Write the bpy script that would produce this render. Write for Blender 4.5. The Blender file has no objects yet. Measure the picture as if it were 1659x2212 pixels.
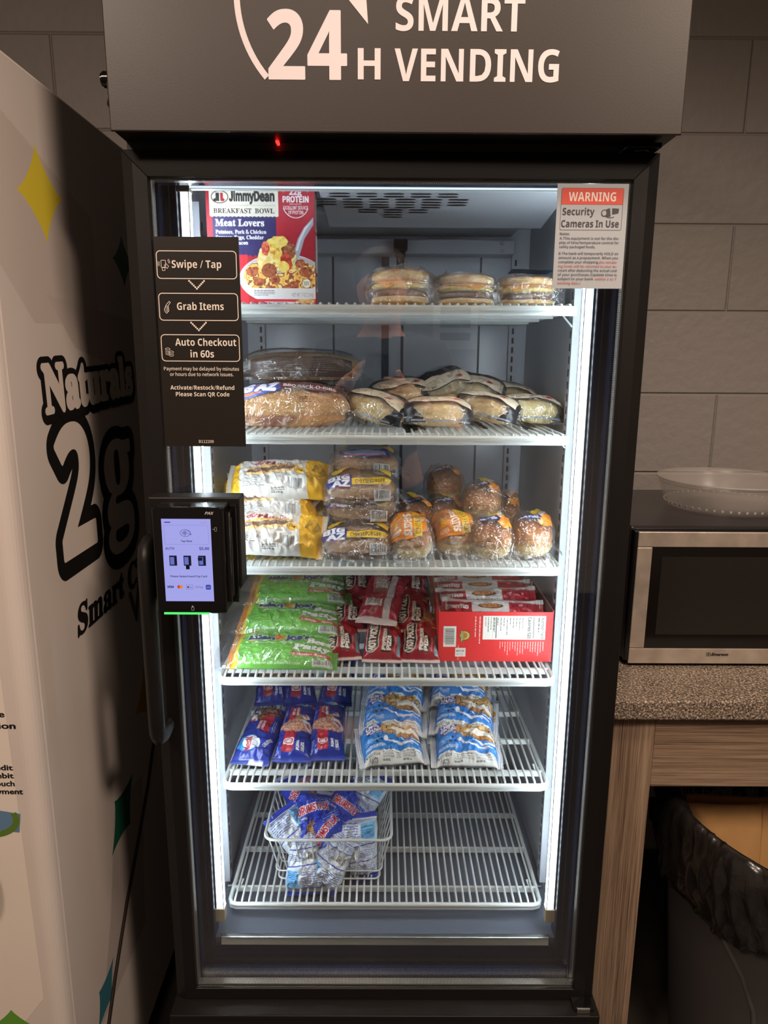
import bpy, bmesh, math, random, os
import numpy as np
from mathutils import Vector, Matrix
from mathutils.geometry import tessellate_polygon

S = bpy.context.scene
COL = S.collection
# ------------------------------------------------------------------ camera
cam_d = bpy.data.cameras.new('camera')
cam_d.sensor_fit = 'HORIZONTAL'
cam_d.sensor_width = 36.0
cam_d.lens = 1533.0 / 1659.0 * 36.0
cam_d.clip_start = 0.02
cam = bpy.data.objects.new('camera', cam_d)
COL.objects.link(cam)
_pi, _ya, _ro = 0.2132, 0.0038, 0.0058
_F = Vector((math.sin(_ya)*math.cos(_pi), math.cos(_ya)*math.cos(_pi), -math.sin(_pi)))
_R = _F.cross(Vector((0, 0, 1))).normalized(); _U = _R.cross(_F)
_R2 = _R*math.cos(_ro) + _U*math.sin(_ro); _U2 = _U*math.cos(_ro) - _R*math.sin(_ro)
_m = Matrix((_R2, _U2, -_F)).transposed().to_4x4()
_m.translation = Vector((-0.0102, -0.9929, 1.3872))
cam.matrix_world = _m
S.camera = cam
# ------------------------------------------------------------------ world, lights, exposure
S.view_settings.view_transform = 'Standard'
S.view_settings.look = 'None'
S.view_settings.exposure = 0.0
S.view_settings.gamma = 1.0
S.view_settings.use_curve_mapping = False
S.cycles.use_denoising = True
S.cycles.max_bounces = 8
S.cycles.diffuse_bounces = 4
S.cycles.glossy_bounces = 4
S.cycles.transparent_max_bounces = 24
S.cycles.sample_clamp_indirect = 6.0
S.cycles.caustics_reflective = False
S.cycles.caustics_refractive = False
W = bpy.data.worlds.new('world'); S.world = W
W.use_nodes = True
W.node_tree.nodes['Background'].inputs[0].default_value = (1.0, 0.85, 0.7, 1)
W.node_tree.nodes['Background'].inputs[1].default_value = 0.004

WARM = (1.0, 0.80, 0.645)
def spot(name, loc, target, power, angle, blend, radius, color=WARM):
    d = bpy.data.lights.new(name, 'SPOT')
    d.energy = power; d.spot_size = math.radians(angle); d.spot_blend = blend
    d.shadow_soft_size = radius; d.color = color
    o = bpy.data.objects.new(name, d); COL.objects.link(o)
    o.location = loc
    o.rotation_euler = (Vector(target) - Vector(loc)).to_track_quat('-Z', 'Y').to_euler()
    return o
LAMPS = [((0.30, -0.62, 2.72), (0.30, -0.42, 0.0), 66, 134, .7, 0.16),
         ((1.15, -1.45, 2.72), (1.00, -0.90, 0.0), 140, 128, .6, 0.20),
         ((-1.1, -1.7, 2.72), (-1.0, -1.0, 0.0), 105, 165, .8, 0.20),
         ((-0.20, -1.75, 2.72), (-0.25, -0.9, 0.0), 46, 150, 1.0, 0.30)]
for a in LAMPS:
    spot('downlight', *a)

# ------------------------------------------------------------------ helpers
def lin(c):
    c = np.asarray(c, float) / 255.0
    return np.where(c <= 0.04045, c / 12.92, ((c + 0.055) / 1.055) ** 2.4)
def lin4(c):
    return tuple(float(v) for v in lin(c)) + (1.0,)

class MB:
    """collects vertices and faces of ONE mesh"""
    def __init__(s):
        s.v = []; s.f = []; s.m = []; s.s = []
    def add(s, vs, fs, mi=0, smooth=False):
        b = len(s.v)
        s.v.extend([tuple(float(c) for c in v) for v in vs])
        for f in fs:
            s.f.append(tuple(i + b for i in f)); s.m.append(mi); s.s.append(smooth)
        return s
    def box(s, x0, x1, y0, y1, z0, z1, mi=0):
        vs = [(x0,y0,z0),(x1,y0,z0),(x1,y1,z0),(x0,y1,z0),(x0,y0,z1),(x1,y0,z1),(x1,y1,z1),(x0,y1,z1)]
        return s.add(vs, [(0,3,2,1),(4,5,6,7),(0,1,5,4),(1,2,6,5),(2,3,7,6),(3,0,4,7)], mi)
    def prism(s, pts, a, b, axis='y', mi=0):
        """extrude a 2D outline: axis y -> pts are (x,z); x -> (y,z); z -> (x,y)"""
        def P(p, t):
            return {'y': (p[0], t, p[1]), 'x': (t, p[0], p[1]), 'z': (p[0], p[1], t)}[axis]
        n = len(pts)
        vs = [P(p, a) for p in pts] + [P(p, b) for p in pts]
        fs = [tuple(range(n)), tuple(range(2*n-1, n-1, -1))]
        fs += [(i, i+n, (i+1) % n + n, (i+1) % n) for i in range(n)]
        return s.add(vs, fs, mi)
    def tube(s, path, r, n=8, mi=0, closed=False, cap=True):
        P = [Vector(p) for p in path]
        N = len(P); rings = []; prev = None
        for i in range(N):
            if closed:
                t = (P[(i+1) % N] - P[i-1]).normalized()
            else:
                t = (P[min(i+1, N-1)] - P[max(i-1, 0)]).normalized()
            if prev is None:
                a = Vector((0, 0, 1)) if abs(t.z) < 0.9 else Vector((1, 0, 0))
                nrm = (a - t * a.dot(t)).normalized()
            else:
                nrm = (prev - t * prev.dot(t)).normalized()
            prev = nrm; bn = t.cross(nrm)
            rr = r[i] if hasattr(r, '__len__') else r
            rings.append([P[i] + (nrm*math.cos(2*math.pi*k/n) + bn*math.sin(2*math.pi*k/n))*rr for k in range(n)])
        vs = [v for ring in rings for v in ring]; fs = []
        for i in range(N if closed else N-1):
            j = (i+1) % N
            for k in range(n):
                fs.append((i*n+k, i*n+(k+1) % n, j*n+(k+1) % n, j*n+k))
        s.add(vs, fs, mi, True)
        if cap and not closed:
            s.add(rings[0], [tuple(range(n-1, -1, -1))], mi); s.add(rings[-1], [tuple(range(n))], mi)
        return s
    def lathe(s, prof, cx=0, cy=0, n=48, mi=0, cap0=True, cap1=True, fn=None):
        """prof: [(r,z)...]; fn(angle, r, z) -> (r, z) for irregular bodies"""
        vs = []; fs = []
        for (r, z) in prof:
            for k in range(n):
                a = 2*math.pi*k/n; rr, zz = (fn(a, r, z) if fn else (r, z))
                vs.append((cx + rr*math.cos(a), cy + rr*math.sin(a), zz))
        for i in range(len(prof)-1):
            for k in range(n):
                fs.append((i*n+k, i*n+(k+1) % n, (i+1)*n+(k+1) % n, (i+1)*n+k))
        if cap0: fs.append(tuple(range(n-1, -1, -1)))
        if cap1: fs.append(tuple((len(prof)-1)*n + k for k in range(n)))
        return s.add(vs, fs, mi, True)
    def grid(s, X, Y, Z, mi=0, smooth=True, flip=False):
        ny, nx = X.shape; b = len(s.v)
        s.v.extend(zip(X.ravel().tolist(), Y.ravel().tolist(), Z.ravel().tolist()))
        for j in range(ny-1):
            for i in range(nx-1):
                q = (b+j*nx+i, b+j*nx+i+1, b+(j+1)*nx+i+1, b+(j+1)*nx+i)
                s.f.append(q[::-1] if flip else q); s.m.append(mi); s.s.append(smooth)
        return s
    def mesh(s, name, mats):
        me = bpy.data.meshes.new(name)
        me.from_pydata(s.v, [], s.f)
        for m in (mats if isinstance(mats, (list, tuple)) else [mats]):
            me.materials.append(m)
        me.polygons.foreach_set('material_index', s.m)
        me.polygons.foreach_set('use_smooth', s.s)
        me.update()
        return me

def link(name, me, parent=None, bevel=0.0, seg=2):
    o = bpy.data.objects.new(name, me); COL.objects.link(o)
    if parent: o.parent = parent
    if bevel:
        md = o.modifiers.new('edge', 'BEVEL'); md.width = bevel; md.segments = seg
        md.limit_method = 'ANGLE'; md.angle_limit = math.radians(40); md.harden_normals = False
    return o
def obj(name, mb, mats, parent=None, bevel=0.0, seg=2):
    return link(name, mb.mesh(name, mats), parent, bevel, seg)
def tag(o, label=None, cat=None, group=None, kind=None):
    if label: o['label'] = label
    if cat: o['category'] = cat
    if group: o['group'] = group
    if kind: o['kind'] = kind
    return o
def thing(name, label, cat, loc=(0, 0, 0), rot=(0, 0, 0), group=None):
    o = bpy.data.objects.new(name, None); COL.objects.link(o)
    o.location = loc; o.rotation_euler = rot; o.empty_display_size = 0.05
    return tag(o, label, cat, group)
def dup(root, label, loc, rot, group=None, scale=None):
    r = root.copy(); COL.objects.link(r); r.location = loc; r.rotation_euler = rot
    if scale: r.scale = scale
    r['label'] = label
    if group: r['group'] = group
    for ch in list(root.children):
        c = ch.copy(); COL.objects.link(c); c.parent = r
        for g in list(ch.children):
            d = g.copy(); COL.objects.link(d); d.parent = c
    return r

# ------------------------------------------------------------------ value noise (numpy)
def vnoise(x, y, seed=0):
    rs = np.random.RandomState(seed % 100000)
    T = rs.rand(64, 64)
    xi = np.floor(x).astype(int); yi = np.floor(y).astype(int)
    fx = x - xi; fy = y - yi
    fx = fx*fx*(3-2*fx); fy = fy*fy*(3-2*fy)
    g = lambda a, b: T[np.mod(a, 64), np.mod(b, 64)]
    return (g(xi, yi)*(1-fx) + g(xi+1, yi)*fx)*(1-fy) + (g(xi, yi+1)*(1-fx) + g(xi+1, yi+1)*fx)*fy
def fbm(x, y, seed=0, octv=3):
    r = 0; a = 0.5
    for k in range(octv):
        r = r + a*vnoise(x*2**k, y*2**k, seed+k*17); a *= 0.5
    return r / (1-0.5**octv)

# ------------------------------------------------------------------ materials
MATS = {}
def mat(name, rgb, rough=0.5, metal=0.0, spec=0.5, bump=0.0, bscale=60.0, var=0.0, vscale=8.0, emit=None, estr=0.0, coat=0.0):
    if name in MATS: return MATS[name]
    m = bpy.data.materials.new(name); m.use_nodes = True
    nt = m.node_tree; b = nt.nodes['Principled BSDF']
    c = lin4(rgb)
    b.inputs['Base Color'].default_value = c
    b.inputs['Roughness'].default_value = rough
    b.inputs['Metallic'].default_value = metal
    b.inputs['Specular IOR Level'].default_value = spec
    b.inputs['Coat Weight'].default_value = coat
    if emit is not None:
        b.inputs['Emission Color'].default_value = lin4(emit)
        b.inputs['Emission Strength'].default_value = estr
    tc = nt.nodes.new('ShaderNodeTexCoord')
    if var:
        n = nt.nodes.new('ShaderNodeTexNoise'); n.inputs['Scale'].default_value = vscale
        nt.links.new(tc.outputs['Object'], n.inputs['Vector'])
        r = nt.nodes.new('ShaderNodeValToRGB')
        r.color_ramp.elements[0].position = 0.3; r.color_ramp.elements[1].position = 0.7
        r.color_ramp.elements[0].color = tuple(v*(1-var) for v in c[:3]) + (1,)
        r.color_ramp.elements[1].color = tuple(min(1, v*(1+var)) for v in c[:3]) + (1,)
        nt.links.new(n.outputs['Fac'], r.inputs['Fac'])
        nt.links.new(r.outputs['Color'], b.inputs['Base Color'])
    if bump:
        n = nt.nodes.new('ShaderNodeTexNoise'); n.inputs['Scale'].default_value = bscale
        n.inputs['Detail'].default_value = 4
        nt.links.new(tc.outputs['Object'], n.inputs['Vector'])
        bp = nt.nodes.new('ShaderNodeBump'); bp.inputs['Strength'].default_value = bump
        bp.inputs['Distance'].default_value = 0.003
        nt.links.new(n.outputs['Fac'], bp.inputs['Height'])
        nt.links.new(bp.outputs['Normal'], b.inputs['Normal'])
    MATS[name] = m
    return m

def printed(name, rough=0.35, bump=0.25, bscale=90.0, spec=0.5):
    """printed film or card: the print is a colour attribute on a dense mesh"""
    if name in MATS: return MATS[name]
    m = bpy.data.materials.new(name); m.use_nodes = True
    nt = m.node_tree; b = nt.nodes['Principled BSDF']
    at = nt.nodes.new('ShaderNodeAttribute'); at.attribute_name = 'print'
    nt.links.new(at.outputs['Color'], b.inputs['Base Color'])
    b.inputs['Roughness'].default_value = rough
    b.inputs['Specular IOR Level'].default_value = spec
    if bump:
        tc = nt.nodes.new('ShaderNodeTexCoord')
        n = nt.nodes.new('ShaderNodeTexNoise'); n.inputs['Scale'].default_value = bscale; n.inputs['Detail'].default_value = 3
        nt.links.new(tc.outputs['Object'], n.inputs['Vector'])
        bp = nt.nodes.new('ShaderNodeBump'); bp.inputs['Strength'].default_value = bump; bp.inputs['Distance'].default_value = 0.004
        nt.links.new(n.outputs['Fac'], bp.inputs['Height']); nt.links.new(bp.outputs['Normal'], b.inputs['Normal'])
    MATS[name] = m
    return m

def two_sided_ior(nt, fr, ior=1.5):
    g = nt.nodes.new('ShaderNodeNewGeometry'); mr = nt.nodes.new('ShaderNodeMapRange')
    mr.inputs['To Min'].default_value = ior; mr.inputs['To Max'].default_value = 1/ior
    nt.links.new(g.outputs['Backfacing'], mr.inputs['Value']); nt.links.new(mr.outputs[0], fr.inputs['IOR'])
def film(name, tint=(0.97, 0.97, 0.97), gloss=0.12, rough=0.09, haze=0.03, bump=0.9, bscale=45.0):
    """clear wrapper: see-through with glossy glints on its creases"""
    if name in MATS: return MATS[name]
    m = bpy.data.materials.new(name); m.use_nodes = True
    nt = m.node_tree; nt.nodes.clear()
    out = nt.nodes.new('ShaderNodeOutputMaterial')
    tr = nt.nodes.new('ShaderNodeBsdfTransparent'); tr.inputs[0].default_value = tint + (1,)
    gl = nt.nodes.new('ShaderNodeBsdfGlossy'); gl.inputs['Roughness'].default_value = rough
    gl.inputs['Color'].default_value = (0.9, 0.9, 0.9, 1)
    df = nt.nodes.new('ShaderNodeBsdfDiffuse'); df.inputs['Color'].default_value = (0.8, 0.8, 0.8, 1)
    fr = nt.nodes.new('ShaderNodeFresnel'); two_sided_ior(nt, fr)
    ad = nt.nodes.new('ShaderNodeMath'); ad.operation = 'ADD'; ad.inputs[1].default_value = gloss; ad.use_clamp = True
    m1 = nt.nodes.new('ShaderNodeMixShader'); m2 = nt.nodes.new('ShaderNodeMixShader')
    m2.inputs[0].default_value = haze
    tc = nt.nodes.new('ShaderNodeTexCoord')
    n = nt.nodes.new('ShaderNodeTexNoise'); n.inputs['Scale'].default_value = bscale; n.inputs['Detail'].default_value = 3
    n.inputs['Distortion'].default_value = 1.0
    bp = nt.nodes.new('ShaderNodeBump'); bp.inputs['Strength'].default_value = bump; bp.inputs['Distance'].default_value = 0.014
    L = nt.links.new
    L(tc.outputs['Object'], n.inputs['Vector']); L(n.outputs['Fac'], bp.inputs['Height'])
    L(bp.outputs['Normal'], gl.inputs['Normal'])
    L(fr.outputs[0], ad.inputs[0]); L(ad.outputs[0], m1.inputs[0])
    L(tr.outputs[0], m1.inputs[1]); L(gl.outputs[0], m1.inputs[2])
    L(m1.outputs[0], m2.inputs[1]); L(df.outputs[0], m2.inputs[2])
    L(m2.outputs[0], out.inputs['Surface'])
    MATS[name] = m
    return m

def glow(name, rgb, strength, dots=None):
    """something that gives off light; dots = spacing in metres of the brighter diodes"""
    if name in MATS: return MATS[name]
    m = bpy.data.materials.new(name); m.use_nodes = True
    nt = m.node_tree; nt.nodes.clear()
    out = nt.nodes.new('ShaderNodeOutputMaterial'); em = nt.nodes.new('ShaderNodeEmission')
    em.inputs[0].default_value = lin4(rgb); em.inputs[1].default_value = strength
    if dots:
        tc = nt.nodes.new('ShaderNodeTexCoord'); sp = nt.nodes.new('ShaderNodeSeparateXYZ')
        mu = nt.nodes.new('ShaderNodeMath'); mu.operation = 'MULTIPLY'; mu.inputs[1].default_value = 2*math.pi/dots
        sn = nt.nodes.new('ShaderNodeMath'); sn.operation = 'SINE'
        mp = nt.nodes.new('ShaderNodeMapRange')
        mp.inputs['From Min'].default_value = -1; mp.inputs['From Max'].default_value = 1
        mp.inputs['To Min'].default_value = strength*0.7; mp.inputs['To Max'].default_value = strength*1.3
        L = nt.links.new
        L(tc.outputs['Object'], sp.inputs[0]); L(sp.outputs['Z'], mu.inputs[0]); L(mu.outputs[0], sn.inputs[0])
        L(sn.outputs[0], mp.inputs['Value']); L(mp.outputs[0], em.inputs[1])
    nt.links.new(em.outputs[0], out.inputs['Surface'])
    MATS[name] = m
    return m

# ------------------------------------------------------------------ flat artwork: shapes and lettering in millimetres, x right, y DOWN
_fonts = {}
def font(key):
    if key in _fonts: return _fonts[key]
    f = None
    fn = {'cjk': 'Noto Sans CJK Regular.woff2', 'serif': 'NotoSansMath-Regular.woff2'}.get({'script': 'serif', 'sansb': 'serif'}.get(key, key))
    if fn:
        try:
            f = bpy.data.fonts.load(os.path.join(bpy.utils.system_resource('DATAFILES', path='fonts'), fn))
        except Exception:
            f = None
    _fonts[key] = f
    return f
_tc = {}
_ALPHA = {'serif': (0x1D400, 0x1D41A, 0x1D7CE), 'script': (0x1D4D0, 0x1D4EA, 0x30), 'sansb': (0x1D5D4, 0x1D5EE, 0x1D7EC)}
def styled(t, key):
    if key not in _ALPHA or font(key) is None: return t
    u, l, d = _ALPHA[key]
    return ''.join(chr(u+ord(c)-65) if 'A' <= c <= 'Z' else chr(l+ord(c)-97) if 'a' <= c <= 'z' else chr(d+ord(c)-48) if '0' <= c <= '9' else c for c in t)
def text_tris(s, fkey='cjk', bold=0.0, shear=0.0):
    """triangles (n,3,2) of a line of text, cap height 1, origin at left end of the baseline"""
    k = (s, fkey, bold, shear)
    if k in _tc: return _tc[k]
    if bold:                                   # heavier weight: the same outline laid down around itself
        T = text_tris(s, fkey, 0.0, shear); n = 10 if bold < .09 else 64
        D = [(bold*math.cos(2*math.pi*i/n), bold*math.sin(2*math.pi*i/n)) for i in range(n)]
        if bold > .09: D += [(.5*bold*math.cos(2*math.pi*i/24), .5*bold*math.sin(2*math.pi*i/24)) for i in range(24)]
        _tc[k] = np.concatenate([T] + [T + np.array(d) for d in D]) if len(T) else T
        return _tc[k]
    def raw(t, b, sh):
        c = bpy.data.curves.new('lettering', 'FONT'); c.body = styled(t, fkey); c.resolution_u = 3
        f = font(fkey)
        if f: c.font = f
        c.offset = b; c.shear = sh; c.fill_mode = 'FRONT'
        o = bpy.data.objects.new('lettering', c)
        me = o.to_mesh(); me.calc_loop_triangles()
        v = np.empty(len(me.vertices)*3); me.vertices.foreach_get('co', v); v = v.reshape(-1, 3)[:, :2]
        t_ = np.empty(len(me.loop_triangles)*3, int); me.loop_triangles.foreach_get('vertices', t_)
        o.to_mesh_clear(); bpy.data.objects.remove(o); bpy.data.curves.remove(c)
        return v[t_.reshape(-1, 3)] if len(v) else np.zeros((0, 3, 2))
    kk = ('cap', fkey)
    if kk not in _tc:
        h = raw('H', 0, 0); _tc[kk] = float(h[:, :, 1].max()) if len(h) else 0.7
    r = raw(s, 0.0, shear) / _tc[kk]
    _tc[k] = r
    return r

class Art:
    def __init__(s, w, h, bg=None):
        s.w, s.h = w, h; s.ops = []
        if bg is not None: s.rect(0, 0, w, h, bg)
    def tri(s, T, col):
        s.ops.append(('t', np.asarray(T, float), col)); return s
    def rect(s, x0, y0, x1, y1, col, rot=0):
        return s.poly([(x0, y0), (x1, y0), (x1, y1), (x0, y1)], col, rot)
    def poly(s, pts, col, rot=0):
        P = np.array(pts, float)
        if rot:
            c = P.mean(0); a = math.radians(rot); P = (P-c) @ np.array([[math.cos(a), -math.sin(a)], [math.sin(a), math.cos(a)]]) + c
        t = tessellate_polygon([[Vector((p[0], p[1], 0)) for p in P]])
        return s.tri(np.array([[P[i] for i in q] for q in t]), col)
    def ell(s, cx, cy, rx, ry, col, rot=0, n=36):
        a = np.linspace(0, 2*math.pi, n, endpoint=False); r = math.radians(-rot)
        x, y = rx*np.cos(a), ry*np.sin(a)
        P = np.stack([cx + x*math.cos(r) - y*math.sin(r), cy + x*math.sin(r) + y*math.cos(r)], 1)
        return s.tri(np.array([[P[0], P[i], P[i+1]] for i in range(1, n-1)]), col)
    def ring(s, cx, cy, rx, ry, t, col, a0=0, a1=360, n=48):
        a = np.radians(np.linspace(a0, a1, n))
        o = np.stack([cx+rx*np.cos(a), cy-ry*np.sin(a)], 1); i_ = np.stack([cx+(rx-t)*np.cos(a), cy-(ry-t)*np.sin(a)], 1)
        T = []
        for k in range(n-1):
            T += [[o[k], o[k+1], i_[k+1]], [o[k], i_[k+1], i_[k]]]
        return s.tri(np.array(T), col)
    def line(s, pts, t, col):
        for (a, b) in zip(pts[:-1], pts[1:]):
            a = np.array(a, float); b = np.array(b, float); d = b-a; L = np.hypot(*d) or 1
            n = np.array([-d[1], d[0]])/L*t/2; e = d/L*t*0.35
            s.tri(np.array([[a-n-e, b-n+e, b+n+e], [a-n-e, b+n+e, a+n-e]]), col)
        return s
    def frame(s, x0, y0, x1, y1, r, t, col):
        """rounded rectangular outline"""
        P = []
        for (cx, cy, a) in ((x1-r, y0+r, 90), (x0+r, y0+r, 180), (x0+r, y1-r, 270), (x1-r, y1-r, 360)):
            for k in range(7):
                q = math.radians(a - 90 + 15*k); P.append((cx+r*math.cos(q), cy-r*math.sin(q)))
        P.append(P[0])
        return s.line(P, t, col)
    def text(s, t, x, y, h, col, f='cjk', bold=0.0, rot=0, al='l', w=None, shear=0.0, bend=0.0, out=None):
        """h = cap height; x,y = baseline anchor; rot anticlockwise; w = squeeze or stretch to this width; out = (colour, thickness)"""
        if out:
            s.text(t, x, y, h, out[0], f, bold + out[1], rot, al, w, shear, bend)
        T = text_tris(t, f, bold, shear)
        if not len(T): return s
        B = text_tris(t, f, 0.0, shear)
        x0, x1 = B[:, :, 0].min(), B[:, :, 0].max()
        k = (w/((x1-x0))) if w else h
        P = np.stack([(T[:, :, 0]-x0)*k, -T[:, :, 1]*h], -1); L = (x1-x0)*k
        if bend: P[:, :, 1] += bend*((P[:, :, 0]-L/2)**2)/(L+1e-6)
        P[:, :, 0] -= {'l': 0, 'c': L/2, 'r': L}[al]
        a = math.radians(rot)
        X = P[:, :, 0]*math.cos(a) + P[:, :, 1]*math.sin(a) + x; Y = -P[:, :, 0]*math.sin(a) + P[:, :, 1]*math.cos(a) + y
        s.ops.append(('t', np.stack([X, Y], -1), col, len(B))); return s
    def small(s, x0, y0, x1, y1, rows, col, seed=1, vert=False, fill=0.5):
        """rows of print too small to read in the photograph"""
        r = random.Random(seed)
        L = (y1-y0) if vert else (x1-x0); Hh = ((x1-x0) if vert else (y1-y0))/rows
        for k in range(rows):
            p = 0.0; end = L*(1 if k < rows-1 else r.uniform(.4, .9))
            while p < end:
                q = min(end, p + r.uniform(1.2, 4.5)*Hh*0.55)
                a = k*Hh + Hh*(1-fill)/2; b = a + Hh*fill
                if vert: s.rect(x0+a, y0+p, x0+b, y0+q, col)
                else: s.rect(x0+p, y0+a, x0+q, y0+b, col)
                p = q + Hh*0.35
        return s
    def bars(s, x0, y0, x1, y1, bg=(240, 240, 238), col=(20, 20, 20), seed=3, vert=False):
        s.rect(x0, y0, x1, y1, bg); r = random.Random(seed)
        m = 0.08*((x1-x0)); p = (y0 if vert else x0) + m; e = (y1 if vert else x1) - m
        while p < e:
            t = r.choice([.3, .45, .7, .9])*max(1, (e-p > 0))
            if vert: s.rect(x0+m*.6, p, x1-m*2.2, min(e, p+t), col)
            else: s.rect(p, y0+(y1-y0)*.06, min(e, p+t), y0+(y1-y0)*.8, col)
            p += t + r.choice([.35, .5, .8])
        return s
    def blob(s, cx, cy, rx, ry, cols, sc=2.0, seed=0, rag=0.15, rot=0, thr=None):
        """mottled patch (pictures of food): colours mixed by noise of size sc, ragged outline"""
        s.ops.append(('b', (cx, cy, rx, ry, sc, seed, rag, rot, thr), [lin(c) for c in cols])); return s
    # ---- as pixels
    def raster(s, res=0.75, ss=2, alpha=False):
        px = res/ss; nx = int(round(s.w/res))+1; ny = int(round(s.h/res))+1
        gx = (np.arange(nx*ss)+0.5)*px - res/2; gy = (np.arange(ny*ss)+0.5)*px - res/2
        A = np.zeros((ny*ss, nx*ss, 4))
        for op in s.ops:
            if op[0] == 't':
                c = np.append(lin(op[2]), 1.0) if op[2] is not None else np.zeros(4)
                for T in op[1]:
                    x0, y0 = T.min(0); x1, y1 = T.max(0)
                    i0 = max(0, int((x0-gx[0])/px)); i1 = min(nx*ss, int((x1-gx[0])/px)+2)
                    j0 = max(0, int((y0-gy[0])/px)); j1 = min(ny*ss, int((y1-gy[0])/px)+2)
                    if i1 <= i0 or j1 <= j0: continue
                    X = gx[None, i0:i1]; Y = gy[j0:j1, None]
                    (ax, ay), (bx, by), (cx, cy) = T
                    e0 = (bx-ax)*(Y-ay)-(by-ay)*(X-ax); e1 = (cx-bx)*(Y-by)-(cy-by)*(X-bx); e2 = (ax-cx)*(Y-cy)-(ay-cy)*(X-cx)
                    A[j0:j1, i0:i1][((e0 >= 0) & (e1 >= 0) & (e2 >= 0)) | ((e0 <= 0) & (e1 <= 0) & (e2 <= 0))] = c
            else:
                cx, cy, rx, ry, sc, seed, rag, rot, thr = op[1]; cols = np.array(op[2])
                X, Y = np.meshgrid(gx, gy); a = math.radians(rot)
                dx, dy = X-cx, Y-cy
                U = (dx*math.cos(a)-dy*math.sin(a))/rx; V = (dx*math.sin(a)+dy*math.cos(a))/ry
                R = np.sqrt(U*U+V*V) + rag*(fbm(X/sc*.7+9, Y/sc*.7+3, seed+5)-.5)*2
                m = R < 1
                n = np.clip((fbm(X/sc+31, Y/sc+17, seed, 3)-.5)*1.9+.5, 0, .9999)
                if thr is not None: m &= n > thr
                q = n*(len(cols)-1); i = q.astype(int); f = np.clip((q-i)*2.5-.75, 0, 1)[..., None]
                cc = cols[i]*(1-f) + cols[np.minimum(i+1, len(cols)-1)]*f
                A[m, :3] = cc[m]; A[m, 3] = 1
        A = A.reshape(ny, ss, nx, ss, 4)
        al = A[..., 3].mean((1, 3))
        rgb = (A[..., :3]*A[..., 3:]).mean((1, 3)) / np.maximum(al, 1e-6)[..., None]
        return rgb, al
    # ---- as flat coloured pieces on a plane: origin o (top left), ex right, ey down, en outwards (metres)
    def pieces(s, name, o, ex, ey, en, parent=None, lift=0.00025, rough=0.45, step=0.000006, glowing=0.0):
        o, ex, ey, en = [Vector(v) for v in (o, ex, ey, en)]
        mb = MB(); mats = []; idx = {}; z0 = lift
        for k, op in enumerate(s.ops):
            if op[0] != 't' or op[2] is None: continue
            key = tuple(op[2])
            if key not in idx:
                idx[key] = len(mats)
                nm = 'ink_%d_%d_%d_%d' % (key + (int(rough*100),))
                if glowing: mats.append(glow('pixel_%d_%d_%d' % key, key, glowing))
                else: mats.append(mat(nm, key, rough))
            per = op[3] if len(op) > 3 else 10**9
            vs = []; fs = []
            z0 += step; zb_ = z0
            for i_, T in enumerate(op[1]):
                b = len(vs); z = zb_ + 0.000002*(i_//per); z0 = z
                P = [o + ex*(p[0]/1000) + ey*(p[1]/1000) + en*z for p in T]
                if (P[1]-P[0]).cross(P[2]-P[0]).dot(en) < 0: P = [P[0], P[2], P[1]]
                vs += P; fs.append((b, b+1, b+2))
            mb.add(vs, fs, idx[key])
        return obj(name, mb, mats, parent)

def print_mesh(name, X, Y, Z, rgb, alpha, mats, back=None, cut=False):
    """dense grid mesh carrying its print as a colour attribute; back = (X,Y,Z) coarse reverse side using material 1"""
    ny, nx = X.shape
    v = np.stack([X, Y, Z], -1).reshape(-1, 3)
    I = np.arange(nx*ny).reshape(ny, nx)
    q = np.stack([I[:-1, :-1], I[1:, :-1], I[1:, 1:], I[:-1, 1:]], -1)   # rows go downwards
    if cut:
        am = (alpha[:-1, :-1] + alpha[1:, :-1] + alpha[1:, 1:] + alpha[:-1, 1:])/4 > 0.5
        q = q[am]
    q = q.reshape(-1, 4); mi = np.zeros(len(q), int)
    col = np.concatenate([rgb.reshape(-1, 3), np.ones((nx*ny, 1))], 1)
    if cut:
        used = np.unique(q); remap = np.full(len(v), -1); remap[used] = np.arange(len(used))
        v = v[used]; col = col[used]; q = remap[q]
    if back is not None:
        bx, by, bz = back; b0 = len(v); n2, n1 = bx.shape
        v = np.concatenate([v, np.stack([bx, by, bz], -1).reshape(-1, 3)])
        J = np.arange(n1*n2).reshape(n2, n1) + b0
        q2 = np.stack([J[:-1, :-1], J[:-1, 1:], J[1:, 1:], J[1:, :-1]], -1).reshape(-1, 4)
        q = np.concatenate([q, q2]); mi = np.concatenate([mi, np.ones(len(q2), int)])
        col = np.concatenate([col, np.full((n1*n2, 4), 0.8)])
    me = bpy.data.meshes.new(name)
    me.vertices.add(len(v)); me.vertices.foreach_set('co', v.ravel())
    me.loops.add(len(q)*4); me.loops.foreach_set('vertex_index', q.ravel().astype(np.int32))
    me.polygons.add(len(q)); me.polygons.foreach_set('loop_start', np.arange(0, len(q)*4, 4, dtype=np.int32))
    for m in mats: me.materials.append(m)
    me.polygons.foreach_set('material_index', mi.astype(np.int32))
    me.polygons.foreach_set('use_smooth', np.ones(len(q), bool))
    a = me.attributes.new('print', 'FLOAT_COLOR', 'POINT'); a.data.foreach_set('color', col.astype(np.float32).ravel())
    me.update(calc_edges=True); me.validate()
    return me

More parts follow.
